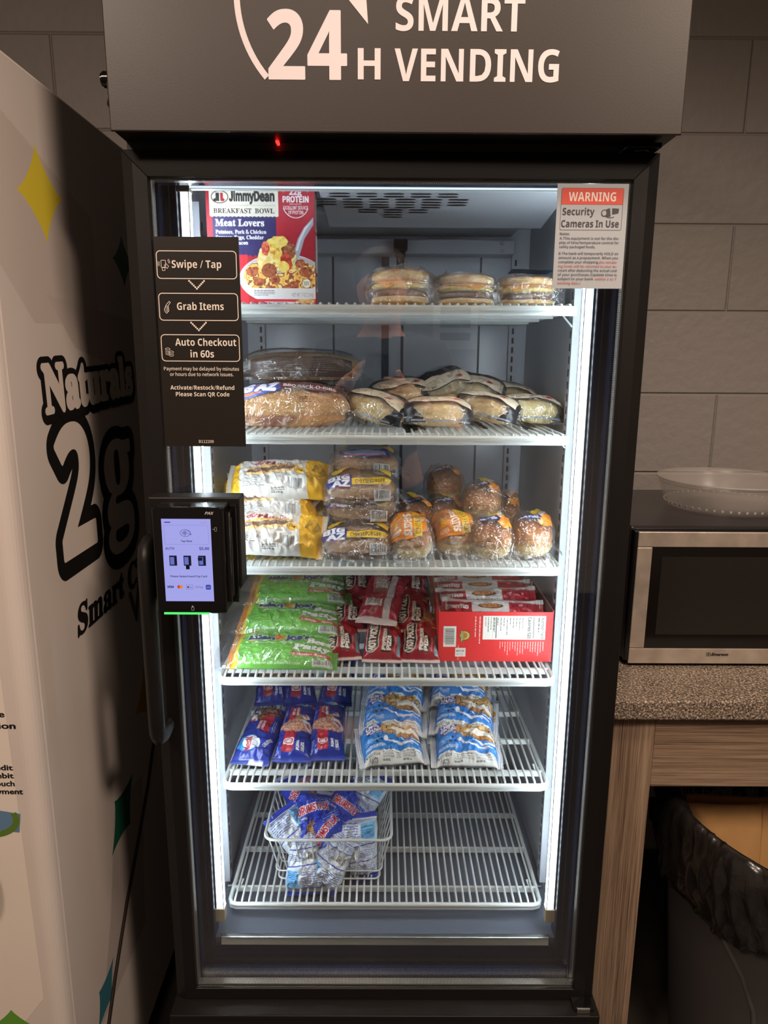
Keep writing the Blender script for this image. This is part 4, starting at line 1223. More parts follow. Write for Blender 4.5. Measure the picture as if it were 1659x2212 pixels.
a.text('BREAKFAST', 11, 41, 6.4, (60, 48, 46), f='serif', bold=.02, w=57); a.text('BOWL', 73, 41, 6.4, (60, 48, 46), f='serif', bold=.02, w=29)
WHp = (238, 234, 236)
a.text('Meat Lovers', 13, 58.5, 9, WHp, f='serif', bold=.03, w=73)
a.text('Potatoes, Pork & Chicken', 13, 69, 5, WHp, f='serif', bold=.02, w=76); a.text('Sausage, Eggs, Cheddar', 13, 76.5, 5, WHp, f='serif', bold=.02, w=72)
a.text('Cheese & Bacon', 13, 84, 5, WHp, f='serif', bold=.02, w=48)
a.ring(134, 27, 20, 20.5, 1.1, (240, 226, 226), 200, 340); a.ring(134, 18, 20, 18, 1.1, (240, 226, 226), 20, 160)
a.text('22g', 134, 15.5, 8, (240, 226, 226), bold=.06, al='c', w=18); a.text('PROTEIN', 134, 25.5, 7.6, (240, 226, 226), bold=.07, al='c', w=38)
a.text('PER SERVING', 134, 29, 1.8, (240, 226, 226), al='c', w=17); a.text('EXCELLENT SOURCE', 134, 35.5, 4.6, (240, 226, 226), bold=.02, al='c', w=37); a.text('OF PROTEIN', 134, 42, 4.6, (240, 226, 226), bold=.02, al='c', w=22)
a.poly([(9, 98), (60, 98), (60, 168), (0, 168), (0, 98)], (206, 30, 50))
a.ell(112, 132, 66, 36, (226, 226, 228)); a.ell(112, 124, 61, 26, (190, 186, 186))
EGG = [(176, 66, 30), (232, 178, 86), (246, 206, 110), (150, 70, 40), (240, 222, 150), (214, 150, 60)]
a.blob(112, 128, 60, 25, EGG, 9, 11, .08)
for k, (x, y, r) in enumerate(((66, 122, 9), (76, 136, 8), (101, 133, 8), (128, 141, 9), (148, 122, 10), (139, 110, 8), (92, 146, 7), (118, 146, 8))):
    a.blob(x, y, r, r*.75, [(120, 52, 36), (168, 84, 54), (196, 112, 72)], 3, 20+k, .2)
a.poly([(160, 46), (160, 56), (146, 76), (138, 100), (118, 121), (86, 128), (84, 125.5), (112, 116), (130, 96), (136, 76), (146, 60)], (176, 178, 186))
a.poly([(160, 49), (148, 64), (140, 80), (136, 92), (133, 92), (138, 76), (147, 60)], (232, 232, 238))
a.blob(104, 98, 27, 24, [(214, 150, 52), (240, 196, 92), (250, 222, 120), (244, 232, 170), (222, 160, 66)], 10, 41, .2)
a.blob(86, 108, 12, 17, [(246, 226, 170), (240, 206, 120)], 6, 42, .2); a.blob(122, 92, 11, 12, [(110, 50, 34), (160, 86, 56), (190, 120, 84)], 3, 43, .2)
a.blob(118, 108, 9, 14, [(176, 40, 36), (214, 80, 50)], 4, 44, .2); a.blob(92, 120, 12, 10, [(120, 56, 36), (172, 96, 58), (150, 74, 46)], 3, 45, .15); a.blob(87, 89, 6, 10, [(206, 60, 44), (232, 120, 90)], 3, 46, .2); a.blob(108, 80, 14, 9, [(246, 220, 120), (236, 190, 84)], 5, 47, .25)
a.blob(114, 115, 8, 8, [(248, 222, 120), (240, 200, 90)], 5, 48, .2)
a.poly([(66, 145), (162, 145), (162, 160), (76, 160)], (222, 222, 226))
a.blob(112, 132, 1, 1, EGG, 9, 1)
a.ell(148.5, 138, 7, 7, (120, 120, 116)); a.ell(148.5, 138, 6.2, 6.2, (240, 236, 214)); a.small(144.4, 135, 152.6, 141.5, 4, (70, 80, 60), 8)
a.small(68, 147.5, 100, 156, 4, (120, 120, 124), 5); a.text('NET WT. 7 OZ (196g)', 159, 156.5, 5, (120, 120, 126), al='r', w=33)
a.rect(62, 160.5, 162, 164, (204, 30, 50)); a.small(78, 164.6, 130, 166.6, 1, (80, 50, 120), 6); a.blob(146, 163, 14, 3, EGG, 3, 9, .2)
box = thing('breakfast_bowl_carton', 'red and cream breakfast bowl carton with a bowl of eggs pictured on its front', 'food carton', (-.1935, .1400, zs('s1')))
o = link('carton_front', card_face('carton_front', a), box); o.scale = (1, 1.032, 1); o.location = (-.081, -.0002, .0005); o.rotation_euler = (R90, 0, 0)
mb = MB().box(-.081, .081, 0, .036, 0, .1740)
obj('carton_body', mb, mat('carton_red', (170, 30, 46), .5), box, .0008)
b = Art(36, 168); b.rect(3, 6, 33, 60, (214, 208, 204)); b.small(5, 9, 31, 56, 16, (90, 84, 84), 4); b.rect(3, 66, 33, 120, (226, 222, 218)); b.bars(7, 126, 29, 148)
b.pieces('carton_side_print', (.081, 0, .1685), (0, 1, 0), (0, 0, -1), (1, 0, 0), box)

# ---------------- top shelf: muffin sandwiches in clear bags
def muffin_half(h, top, seed, w=.088):
    def c(t, a_, n, n2):
        col = mixc((226, 180, 112), (242, 214, 150), n2)
        if top: return mixc(col, (176, 112, 52), (t-.5)*2.2 + (n-.5)*1.5)
        return mixc(mixc((186, 130, 78), (222, 180, 122), n2), col, t*1.4)
    return food_mesh('muffin', w, w*.98, h, seed, c, 2.1, 18, 64, .05, 2.6 if top else 5, 5 if top else 2.8)
def sandwich(label, loc, yaw, s, seed, tall=1.0):
    t = thing('muffin_sandwich', label, 'sandwich', loc, (0, 0, rad(yaw)), 'muffin sandwiches in clear bags')
    z = .0015
    o = link('muffin_base', muffin_half(.0185*tall*s, False, seed), t); o.location = (0, 0, z); z += .0165*tall*s
    o = link('sausage_patty', food_mesh('patty', .086, .084, .012*s, seed+1, lambda T, A, n, n2: mixc((104, 66, 48), (164, 120, 92), n2), 2.0, 12, 60, .06, 3, 3), t); o.location = (.001, 0, z); z += .0105*s
    o = link('egg', food_mesh('egg', .088, .086, .012*s, seed+2, lambda T, A, n, n2: mixc((240, 206, 96), (248, 228, 150), n2), 2.2, 12, 60, .07, 3, 3), t); o.location = (-.002, -.001, z); z += .009*s
    mb = MB(); X, Y = np.meshgrid(np.linspace(-.043, .043, 24), np.linspace(-.043, .043, 24)); q = np.maximum(np.abs(X), np.abs(Y))/.043
    Zc = .0035 - .012*np.clip(np.hypot(X, Y)-.039, 0, .02)/.02*s + .001*fbm(X*90+3, Y*90+3, seed)
    c_, s_ = math.cos(.5+seed), math.sin(.5+seed); mb.grid(X*c_-Y*s_, X*s_+Y*c_, Zc, 0)
    o = obj('cheese_slice', mb, mat('cheese', (244, 168, 52), .35, spec=.5), t); o.location = (0, 0, z); z += .003
    o = link('muffin_top', muffin_half(.027*tall*s, True, seed+5), t); o.location = (0, 0, z); z += .027*tall*s
    bagw = .104
    mb = MB(); U, V = np.meshgrid(np.linspace(-1, 1, 84), np.linspace(-1, 1, 96))
    X, Y, Z = dome_fn(bagw, .100, z, 1, 179, grow=1.05, seed=seed+8, lump=.09)(U, V)
    X, Y, Z = crinkle(X, Y, Z, z, seed, .003)
    mb.grid(X, Y, np.maximum(Z, .0006))
    q, p = np.meshgrid(np.linspace(0, 1, 16), np.linspace(-1, 1, 36))      # loose corner of the bag
    fx = 1 if seed % 2 else -1
    Xf = fx*(.030 + .040*q) + .006*(fbm(p*3+5, q*3+5, seed, 2)-.5); Yf = p*.040*(1-.25*q); Zf = z*(1.02 - .36*q) + .010*(fbm(p*4+2, q*3+2, seed+3, 3)-.5)
    mb.grid(Xf, Yf, Zf)
    obj('clear_bag', mb, CLEARW, t)
    return t
sandwich('bagged muffin sandwich with egg and cheese, nearest the breakfast carton on the top shelf', (.0175, .180, zs('s1')), 4, .96, 3, .80)
sandwich('bagged muffin sandwich in the middle of the three on the top shelf', (.1225, .185, zs('s1')), -6, .92, 10, .68)
s3_ = sandwich('bagged muffin sandwich half behind the silver warning sticker', (.2200, .190, zs('s1')), 5, .90, 17, .64)
mb = MB(); X, Y = np.meshgrid(np.linspace(-.022, .046, 20), np.linspace(.006, .040, 10)); mb.grid(X, Y, .0595 - .10*Y + .004*fbm(X*60+3, Y*60+1, 4))
obj('blue_label', mb, mat('label_blue', (36, 74, 120), .4), s3_)

# ---------------- second shelf: long rib sandwiches
def rib(label, loc, yaw, seed, dark=False, tilt=0):
    t = thing('rib_sandwich', label, 'sandwich', loc, (rad(tilt), 0, rad(yaw)), 'long rib sandwiches in printed film')
    def c(T, A, n, n2):
        base = mixc((204, 140, 74), (232, 186, 120), n2)
        if T < .34: return mixc((204, 146, 80), (140, 74, 38), (n-.45)*5)
        return mixc(base, (150, 84, 42), (n-.5)*2.4 + (T-.75)*1.2)
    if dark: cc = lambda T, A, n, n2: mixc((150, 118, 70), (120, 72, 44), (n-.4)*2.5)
    W_, D_, H_ = .200, .085, .068 if not dark else .052
    link('rib_roll', food_mesh('rib_roll', W_, D_, H_, seed, cc if dark else c, 3.0, 26, 90, .06, 2.3, 3.0, crease=lambda T: .09*np.exp(-((T-.34)/.05)**2)), t)
    dome_bag('clear_wrapper', W_+.004, D_+.004, H_+.002, seed, t, m=CLEARF, grow=1.03, fin=.024, lump=.05)
    if dark:
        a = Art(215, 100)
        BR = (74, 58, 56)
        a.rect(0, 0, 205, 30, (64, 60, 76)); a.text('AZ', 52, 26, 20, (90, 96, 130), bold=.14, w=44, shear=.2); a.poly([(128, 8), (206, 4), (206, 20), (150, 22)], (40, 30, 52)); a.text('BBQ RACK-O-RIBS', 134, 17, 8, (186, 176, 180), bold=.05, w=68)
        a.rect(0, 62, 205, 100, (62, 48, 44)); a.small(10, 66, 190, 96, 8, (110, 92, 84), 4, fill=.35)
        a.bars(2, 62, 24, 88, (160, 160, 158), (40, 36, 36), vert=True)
        link('printed_label', label_on('printed_label', a, dome_fn(W_+.004, D_+.004, H_+.002, 3, 100, -.98, .92, 1.045, seed, .05)), t)
    else:
        a = Art(205, 60)
        BLU = (52, 76, 168); BR = (96, 44, 46)
        a.poly([(66, 2), (180, 8), (188, 22), (150, 26), (120, 18), (64, 22)], BR)
        a.poly([(20, 0), (88, 2), (94, 20), (70, 30), (40, 36), (22, 34)], BLU); a.poly([(24, 4), (84, 5), (88, 19), (66, 26), (40, 32), (26, 30)], (226, 120, 66))
        a.text('BIG AZ', 8, 22, 18, (236, 236, 244), bold=.13, w=80, shear=.25, out=(BLU, .12))
        a.text('BBQ RACK-O-RIBS', 98, 15, 6.4, (240, 226, 222), bold=.05, w=84, rot=-3); a.text('PORK RIB SHAPED PATTY', 110, 19.5, 2.4, (230, 200, 200), w=56, rot=-3)
        a.text('NET WT. 8.52 OZ (241g)', 90, 33, 3.4, (60, 44, 40), w=48, rot=-2); a.small(124, 34, 172, 43, 3, (92, 64, 50), 4)
        link('printed_label', label_on('printed_label', a, dome_fn(W_+.004, D_+.004, H_+.002, 2, 80, -.98, .96, 1.045, seed, .05)), t)
    return t
z2 = zs('s2')
rib('bottom long rib sandwich in clear film, blue and orange logo along its top edge', (-.165, .205, z2), 1, 5)
rib('long rib sandwich lying behind the bottom one, only its maroon stripe showing', (-.155, .300, z2), -2, 15)
rib('long rib sandwich in dark wrapper on top of the other rib sandwiches', (-.150, .262, z2+.0725), 1, 25, True)

# ---------------- second shelf: round sandwiches in black and cream film
def roll_pack(label, loc, yaw, seed, bread=(232, 196, 130), tilt=0, lean=0):
    t = thing('sandwich_pack', label, 'sandwich', loc, (rad(tilt), rad(lean), rad(yaw)), 'sandwich packs in black and cream film')
    W_, D_, H_ = .112, .086, .046
    link('bread_roll', food_mesh('bread_roll', W_-.006, D_-.004, H_-.001, seed, lambda T, A, n, n2: mixc(mixc(bread, (248, 226, 170), n2), (170, 116, 62), (n-.55)*2.6 + (T-.8)), 2.4, 20, 64, .05, 2.2, 3.2), t)
    dome_bag('clear_wrapper', W_, D_, H_, seed, t, m=CLEARF, grow=1.04, fin=.020, lump=.05)
    a = Art(118, 96)
    K_ = (30, 30, 36); CRM = (232, 214, 186)
    if seed % 3 < 2: a.rect(0, 0, 14, 96, K_); a.rect(104, 0, 118, 96, K_)
    a.poly([(6, 60), (34, 96), (6, 96)], K_); a.poly([(112, 66), (112, 96), (88, 96)], K_)
    a.poly([(8, 40), (20, 52), (34, 55), (50, 51), (66, 46), (82, 50), (98, 60), (112, 62), (112, 14), (8, 14)], K_)
    a.poly([(8, 16), (112, 16), (112, 59), (98, 57), (82, 47), (66, 43), (50, 48), (34, 52), (20, 49), (8, 37)], CRM)
    a.line([(44, 18), (56, 45)], .7, (90, 80, 70)); a.small(16, 24, 42, 42, 5, (100, 86, 74), seed, fill=.4); a.bars(22, 40, 34, 48, CRM, (90, 80, 70), seed)
    RDL = (196, 54, 50)
    P = []
    for k in range(22):
        r_ = (10, 4.5, 8, 5)[k % 4]; q = 2*math.pi*k/22; P.append((86+r_*math.cos(q), 34+r_*.85*math.sin(q)))
    a.poly(P, RDL); a.text('2x', 83, 36, 4, (120, 20, 20), bold=.05)
    a.small(64, 22, 76, 30, 3, (100, 86, 74), seed+2, fill=.4)
    a.poly([(10, 92), (40, 93.2), (70, 91.8), (110, 93), (110, 94.6), (10, 94.6)], (150, 160, 176)); a.rect(8, 4, 112, 14, K_)
    link('printed_label', label_on('printed_label', a, dome_fn(W_, D_, H_, 3, 106, -.98, .98, 1.055, seed, .05)), t)
    for sx in (-1, 1):
        mb = MB(); q, p = np.meshgrid(np.linspace(0, 1, 6), np.linspace(-1, 1, 46))
        mb.grid(sx*(W_/2*1.01 + .024*q + .0011*np.abs(np.sin(p*34))*(q > .85)), p*D_*.48*(.45+.45*q), np.maximum(.002, H_*.30 + .010*(fbm(p*3+4, q+sx*3+5, seed, 2)-.5)*(.3+q) - .011*q + .0006), 0)
        obj('crimped_end', mb, mat('film_black', (26, 27, 34), .25, bump=.5, bscale=120), t)
    return t
roll_pack('black and cream sandwich pack tipped against the end of the long rib sandwich', (-.0190, .222, z2+.010), -30, 6, (206, 168, 100), 0, 13)
roll_pack('black and cream sandwich pack second along the front of the shelf, red leaf turned right', (.0800, .200, z2+.003), 6, 4, (222, 184, 118), 0, 3)
roll_pack('black and cream sandwich pack third along the front, its near end hanging low', (.1680, .232, z2+.008), -24, 9, (214, 160, 100), -4, 9)
roll_pack('black and cream sandwich pack at the right end, pale speckled bread showing', (.2420, .252, z2+.005), 9, 7, (240, 212, 134), 0, 5)
roll_pack('black and cream sandwich pack behind the tipped one, red leaf mark uppermost', (.0220, .316, z2+.030), 14, 13, (216, 176, 112), 10, -6)
roll_pack('black and cream sandwich pack standing on edge at the back, pointing up to the right', (.0980, .338, z2+.044), 26, 12, (196, 164, 114), 22, -16)
roll_pack('black and cream sandwich pack at the back centre, between two others', (.1600, .352, z2+.036), -12, 16, (204, 174, 124), 14, 8)
roll_pack('black and cream sandwich pack resting behind the right-hand front packs', (.2240, .380, z2+.022), 16, 18, (206, 170, 118), 8, 10)

# ---------------- third shelf: cheesesteaks in white and yellow
def steak_art(front=True):
    a = Art(205, 92, (228, 226, 222)); YL = (238, 186, 44)
    a.poly([(0, 0), (34, 0), (30, 40), (33, 92), (0, 92)], YL); a.poly([(205, 0), (160, 0), (158, 40), (163, 92), (205, 92)], YL)
    a.rect(0, 0, 9, 92, (226, 224, 220)); a.rect(196, 0, 205, 92, (226, 224, 220))
    a.text('Raybern\u2019s', 60, 14, 11, (150, 26, 34), f='script', bold=.05, w=72)
    a.blob(95, 41, 52, 9, [(232, 186, 112), (244, 212, 148), (236, 196, 128)], 10, 5, .05, 4)
    a.blob(96, 27, 54, 9, [(200, 142, 70), (230, 184, 114), (240, 208, 150)], 12, 4, .05, 4)
    a.blob(97, 35, 55, 6.5, [(58, 40, 40), (104, 74, 68), (150, 118, 104), (80, 54, 50), (186, 156, 136)], 3.2, 6, .16, 4)
    a.ell(147, 40, 11.5, 11.5, YL); a.ring(147, 40, 12, 12, 1.6, (244, 240, 230), 0, 360); a.ell(147, 40, 8, 8, (240, 190, 60)); a.text('17g', 147, 42, 5.4, (90, 60, 30), bold=.08, al='c', w=11)
    a.text('NET WT 5.0 OZ (142g)', 104, 53, 3.4, (110, 106, 104), w=34)
    a.rect(36, 56, 157, 90, (238, 236, 232)); a.small(39, 58, 88, 78, 6, (92, 90, 90), 3, fill=.4)
    a.bars(130, 62, 154, 89, seed=5); a.small(94, 80, 120, 88, 3, (70, 68, 68), 5)
    a.text('PHILLY', 176, 40, 7, (60, 46, 36), bold=.05, w=24, rot=78); a.text('CHEESESTEAK', 186, 50, 6, (60, 46, 36), bold=.05, w=40, rot=78)
    a.small(12, 20, 30, 70, 9, (110, 84, 30), 8, vert=True, fill=.35)
    K = .80                                     # the print sits low on the face
    for i, op in enumerate(a.ops):
        if i < 5: continue
        if op[0] == 't': op[1][:, :, 1] = 92 - (92 - op[1][:, :, 1])*K
        else:
            c = list(op[1]); c[1] = 92 - (92 - c[1])*K; c[3] *= K; a.ops[i] = (op[0], tuple(c), op[2])
    return a
STK = pack('cheesesteak_pack', steak_art(), .034, 31, (232, 190, 60), crumple=.0042, sw=.012, pinch=.10)
STK2 = pack('cheesesteak_pack', steak_art(), .034, 47, (232, 190, 60), crumple=.0045, sw=.012, pinch=.12)
z3 = zs('s3')
G = 'white and yellow cheesesteak packs'
put('cheesesteak_pack', STK, 'white and yellow cheesesteak pack lowest in front, its crimped end touching the shelf', 'sandwich', (-.194, .113, z3+.008), turn(40, 0, -2), G)
put('cheesesteak_pack', STK2, 'white and yellow cheesesteak pack just behind the lowest one, bread picture half covered', 'sandwich', (-.196, .166, z3+.044), turn(34, 3, 4), G)
put('cheesesteak_pack', STK2, 'white and yellow cheesesteak pack deep in the stack, only its top edge showing', 'sandwich', (-.186, .232, z3+.060), turn(30, -4, -3), G)
put('cheesesteak_pack', STK, 'white and yellow cheesesteak pack on top of the stack, tilted up at its right end', 'sandwich', (-.186, .176, z3+.088), turn(36, -3, 2.5), G)
put('cheesesteak_pack', STK2, 'white cheesesteak pack stood on end behind the left light strip', 'sandwich', (-.246, .335, z3+.020), turn(80, 12, 88), G)

for o in [o for o in COL.objects if o.name.startswith('cheesesteak_pack')]: o.scale = (.88, .96, .96)

# ---------------- third shelf: cheeseburgers in clear film
def burger(label, loc, yaw, seed, tilt=0, logo=True, dark=0):
    t = thing('cheeseburger_pack', label, 'burger', loc, (rad(tilt), 0, rad(yaw)), 'cheeseburgers in clear film')
    W_, D_, H_ = .118, .100, .048
    def c(T, A, n, n2):
        if T < .30: return mixc((120, 92, 66), (92, 62, 48), n2)
        if T < .38: return mixc((84, 52, 40), (140, 100, 70), n2)
        return mixc(mixc((168, 126, 86), (190, 150, 108), n2), (134, 92, 60), (n-.5)*2 + (T-.7)*.8)
    link('burger_bun', food_mesh('burger_bun', W_, D_, H_, seed, c, 2.3, 26, 84, .05, 2.1, 3.4, crease=lambda T: .06*np.exp(-((T-.33)/.05)**2)), t)
    dome_bag('clear_wrapper', W_+.003, D_+.003, H_+.002, seed, t, grow=1.05, fin=.020, lump=.07)
    a = Art(132, 84); YL = (238, 198, 62); NV = (46, 66, 140)
    a.poly([(12, 16), (44, 4), (90, 4), (122, 16), (118, 28), (88, 15), (46, 15), (18, 28)], YL); a.text('CHEESEBURGER', 66, 14, 9, (44, 36, 36), f='sansb', al='c', w=86, bend=.12)
    a.text('NET WT. 8.75 OZ (248g)', 66, 26, 3.4, (52, 44, 44), al='c', w=48)
    if logo:
        a.poly([(6, 32), (44, 28), (50, 40), (46, 60), (8, 62), (2, 48)], NV); a.text('BIG', 8, 44, 13, (236, 236, 244), f='sansb', bold=.05, w=36, out=(NV, .08)); a.text('AZ', 14, 59, 13, (236, 236, 244), f='sansb', bold=.05, w=30, out=(NV, .08)); a.line([(8, 62), (44, 61)], 1.6, (196, 60, 60))
        a.poly([(48, 42), (112, 36), (118, 44), (112, 56), (48, 56)], YL); a.text('CHEESEBURGER', 54, 53, 8.5, (40, 34, 34), f='sansb', w=52, rot=2, shear=.2)
    else:
        a.poly([(20, 30), (110, 24), (116, 46), (70, 54), (24, 50)], NV); a.poly([(28, 33), (104, 29), (108, 43), (66, 49), (32, 46)], (150, 160, 196)); a.line([(24, 51), (114, 46)], 2, (190, 60, 60))
    a.bars(86, 66, 116, 82, (206, 206, 204), seed=seed)
    link('printed_label', label_on('printed_label', a, dome_fn(W_+.003, D_+.003, H_+.002, 4, 118, -.98, .98, 1.062, seed, .07)), t)
    return t
burger('clear-wrapped cheeseburger lowest in front of the burger stack, yellow name band showing', (-.050, .158, z3), 2, 51)
burger('clear-wrapped cheeseburger low behind the front one, its yellow band just above it', (-.038, .285, z3), -6, 61)
burger('clear-wrapped cheeseburger second level of the stack, below the two upper ones', (-.044, .222, z3+.045), -4, 71, 4)
burger('clear-wrapped cheeseburger third level of the stack, blue and white logo at its left', (-.046, .208, z3+.084), 5, 77, 6)
burger('clear-wrapped cheeseburger topmost on the burger stack against the grey back wall', (-.040, .272, z3+.116), -4, 87, 4, False)

# ---------------- third shelf: sliders in orange-labelled film
def slider(label, loc, yaw, seed, tilt=0, var=0):
    t = thing('slider_pack', label, 'slider buns', loc, (rad(tilt), 0, rad(yaw)), 'slider buns in orange-labelled film')
    W_, D_, H_ = .066, .098, .064
    def c(T, A, n, n2):
        if T < .36: return mixc((236, 212, 158), (212, 176, 118), n2)
        if T < .44: return mixc((150, 110, 72), (230, 200, 140), n2)
        return mixc((216, 150, 80), (166, 92, 40), (T-.45)*1.9 + (n-.5)*.8)
    link('slider_bun', food_mesh('slider_bun', W_, D_, H_, seed, c, 2.6, 28, 76, .05, 2.2, 3.2, crease=lambda T: .07*np.exp(-((T-.40)/.04)**2)), t)
    dome_bag('clear_wrapper', W_+.003, D_+.003, H_+.002, seed, t, grow=1.05, fin=.014, lump=.08)
    a = Art(74, 150); OR = (236, 140, 42); YL = (240, 208, 56); NV = (44, 58, 120)
    if var == 0:
        a.poly([(0, 46), (30, 38), (62, 54), (60, 112), (38, 130), (0, 132)], OR); a.rect(39, 56, 52, 128, YL)
        a.text('CHEESE', 49.5, 122, 8.5, (190, 110, 40), f='sansb', w=56, rot=90); a.text('SLIDERS', 35, 124, 13, (244, 236, 224), f='sansb', bold=.03, w=62, rot=90)
        a.text('CHEESE', 11, 106, 5, YL, bold=.06, w=30, rot=90); a.frame(4, 112, 14, 122, 1.5, 1, (244, 236, 224)); a.text('240', 5.5, 119.4, 5, (244, 236, 224), bold=.05, w=7)
        a.poly([(14, 28), (60, 16), (72, 34), (28, 48)], NV); a.text('The Pub', 20, 41, 11, (236, 234, 240), bold=.06, w=36, rot=12)
    else:
        a.poly([(30, 6), (66, 20), (70, 70), (58, 92), (48, 60), (34, 40)], OR); a.poly([(24, 8), (44, 4), (52, 34), (34, 40)], YL)
        a.text('SLIDERS', 50, 56, 8, (244, 236, 224), bold=.08, w=44, rot=78); a.poly([(8, 54), (44, 42), (52, 58), (20, 72)], NV); a.text('The Pub', 12, 66, 9, (236, 234, 240), bold=.06, w=34, rot=14)
        a.poly([(44, 68), (58, 62), (64, 88), (54, 94)], (238, 150, 60)); a.small(49, 70, 58, 84, 3, (246, 226, 196), 3)
    a.small(12, 130, 52, 134, 1, (80, 70, 60), seed)
    link('printed_label', label_on('printed_label', a, dome_fn(W_+.003, D_+.003, H_+.002, 6, 150 if var == 0 else 112, -.98, .98, 1.062, seed, .08)), t)
    mb = MB(); q, p = np.meshgrid(np.linspace(0, 1, 8), np.linspace(-1, 1, 30))
    mb.grid(p*W_*.5*(.9+.2*q) + .004*(fbm(p*3+3, q*3+3, seed)-.5), -(D_/2)*1.0 - .018*q, np.maximum(.0015, .014 - .012*q + .008*(fbm(p*4+7, q*2+1, seed+2, 3)-.5)), 0)
    obj('crimped_end', mb, CLEARW, t)
    return t
slider('slider pack at the left front of its row, orange label running up its face', (.0400, .160, z3), 2, 91)
slider('slider pack second in the front row, orange label with yellow stripe turned right', (.1120, .190, z3), 14, 95)
slider('slider pack third in the front row, seeded golden bun facing the glass', (.1750, .166, z3), -6, 99, 0, 1)
slider('slider pack at the right end of the front row beside the light strip', (.2470, .178, z3), -12, 103, 0, 1)
slider('slider pack behind the left front one, orange corner showing above it', (.0480, .292, z3+.006), 12, 107, 0, 1)
slider('slider pack behind the second front one, dark logo on its top', (.1080, .306, z3+.004), 10, 111, 0, 1)
slider('slider pack raised on top of the back row, in the middle', (.1720, .262, z3+.040), -8, 115, 0, 1)
slider('slider pack farthest back at the top left of the slider pile', (.1120, .375, z3+.052), 6, 119, 0, 1)
slider('slider pack low at the back right, orange label facing up', (.2200, .320, z3+.008), -14, 123, 0, 1)
slider('slider pack low at the back, holding up the raised one in the middle', (.1760, .370, z3), 3, 127, 0, 1)

# ---------------- fourth shelf: green beef patty packs
def patty_art():
    a = Art(188, 108); GR = (112, 188, 70); YL = (244, 208, 56); NV = (40, 50, 110); W_ = (240, 240, 232); RD = (206, 56, 66)
    a.rect(0, 0, 188, 108, GR)
    a.poly([(0, 0), (28, 0), (24, 30), (19, 60), (17, 84), (19, 108), (0, 108)], YL); a.poly([(0, 0), (13, 0), (10, 50), (8, 108), (0, 108)], (236, 150, 60))
    a.text('HOT', 36, 12, 8, RD, bold=.1, w=18, rot=14, out=(W_, .08)); a.text('Patties', 56, 9, 6, W_, bold=.05, w=22, rot=4)
    a.poly([(34, 34), (60, 26), (92, 22), (118, 26), (126, 33), (96, 31), (60, 34), (36, 40)], YL); a.line([(34, 39), (62, 34), (96, 31), (126, 34)], 1.2, (90, 60, 30))
    a.ell(84, 24, 11, 9, (228, 130, 60)); a.ring(84, 24, 10, 8, 1.4, (180, 70, 40), 270, 90)
    a.text('Islan', 34, 33, 15, NV, f=None, bold=.10, w=42, out=(W_, .07)); a.text('D', 79, 30, 13, (190, 70, 40), f=None, bold=.06, w=9)
    a.text('Joe\u2019s', 97, 33, 15, NV, f=None, bold=.10, w=38, out=(W_, .07))
    a.text('Jamaican Style', 42, 46, 7, W_, f='script', bold=.03, w=66)
    a.text('Fully Cooked', 136, 20, 4, W_, bold=.02, w=34, rot=-8)
    a.text('Beef', 132, 44, 13, W_, f='serif', bold=.07, w=44, rot=-7, out=((70, 110, 50), .1)); a.text('Patty', 112, 62, 14, W_, f='serif', bold=.07, w=62, rot=-7, out=((70, 110, 50), .1))
    a.poly([(110, 72), (114, 69), (176, 78), (178, 83), (174, 87), (112, 79), (109, 76)], RD); a.text('Classic - Spicy', 114, 77, 5.4, W_, f='serif', bold=.03, w=56, rot=-7.5)
    a.ring(28, 68, 10.5, 9, .6, (60, 100, 50), 0, 360); a.small(20, 62, 36, 74, 4, (60, 100, 50), 3, fill=.4)
    a.text('Net weight 5 oz (141.2g)', 22, 87, 4.2, (36, 60, 36), f='serif', w=58); a.text('Beef Turnover with a Flavored Crust', 32, 102, 4.6, W_, bold=.02, w=94)
    a.bars(146, 90, 180, 106, (214, 214, 206), seed=8)
    for op in a.ops[3:]: op[1][:, :, 1] = 108 - (108 - op[1][:, :, 1])*.74
    return a
PT = [pack('beef_patty_pack', patty_art(), .018, s_, (214, 220, 200), crumple=.0022, sw=.010, pinch=.03, rough=.28) for s_ in (131, 149)]
clr = bag_mesh('clear_sleeve', .216, .114, .021, 155, CLEARS, crumple=.003, sw=.012, pinch=.03)
z4 = zs('s4')
G = 'green beef patty packs'
for k, (lab, y, dz, dx, r) in enumerate((('green beef patty pack lowest in front, red flavour band above the shelf edge', .116, .004, 0, 0),
                               ('green beef patty pack second from the front, island logo fully showing', .180, .040, .006, -1.5),
                               ('green beef patty pack third up the leaning pile, partly shaded', .240, .074, .018, 1.5),
                               ('green beef patty pack at the back top of the pile, just under the shelf above', .300, .098, .034, 0))):
    o = thing('beef_patty_pack', lab, 'beef patty', (-.178+dx, y, z4+dz), turn(18, -1, r), G)
    link('printed_wrapper', PT[k % 2], o)
    c_ = link('clear_sleeve', clr, o); c_.location = (-.012, -.002, .0012)

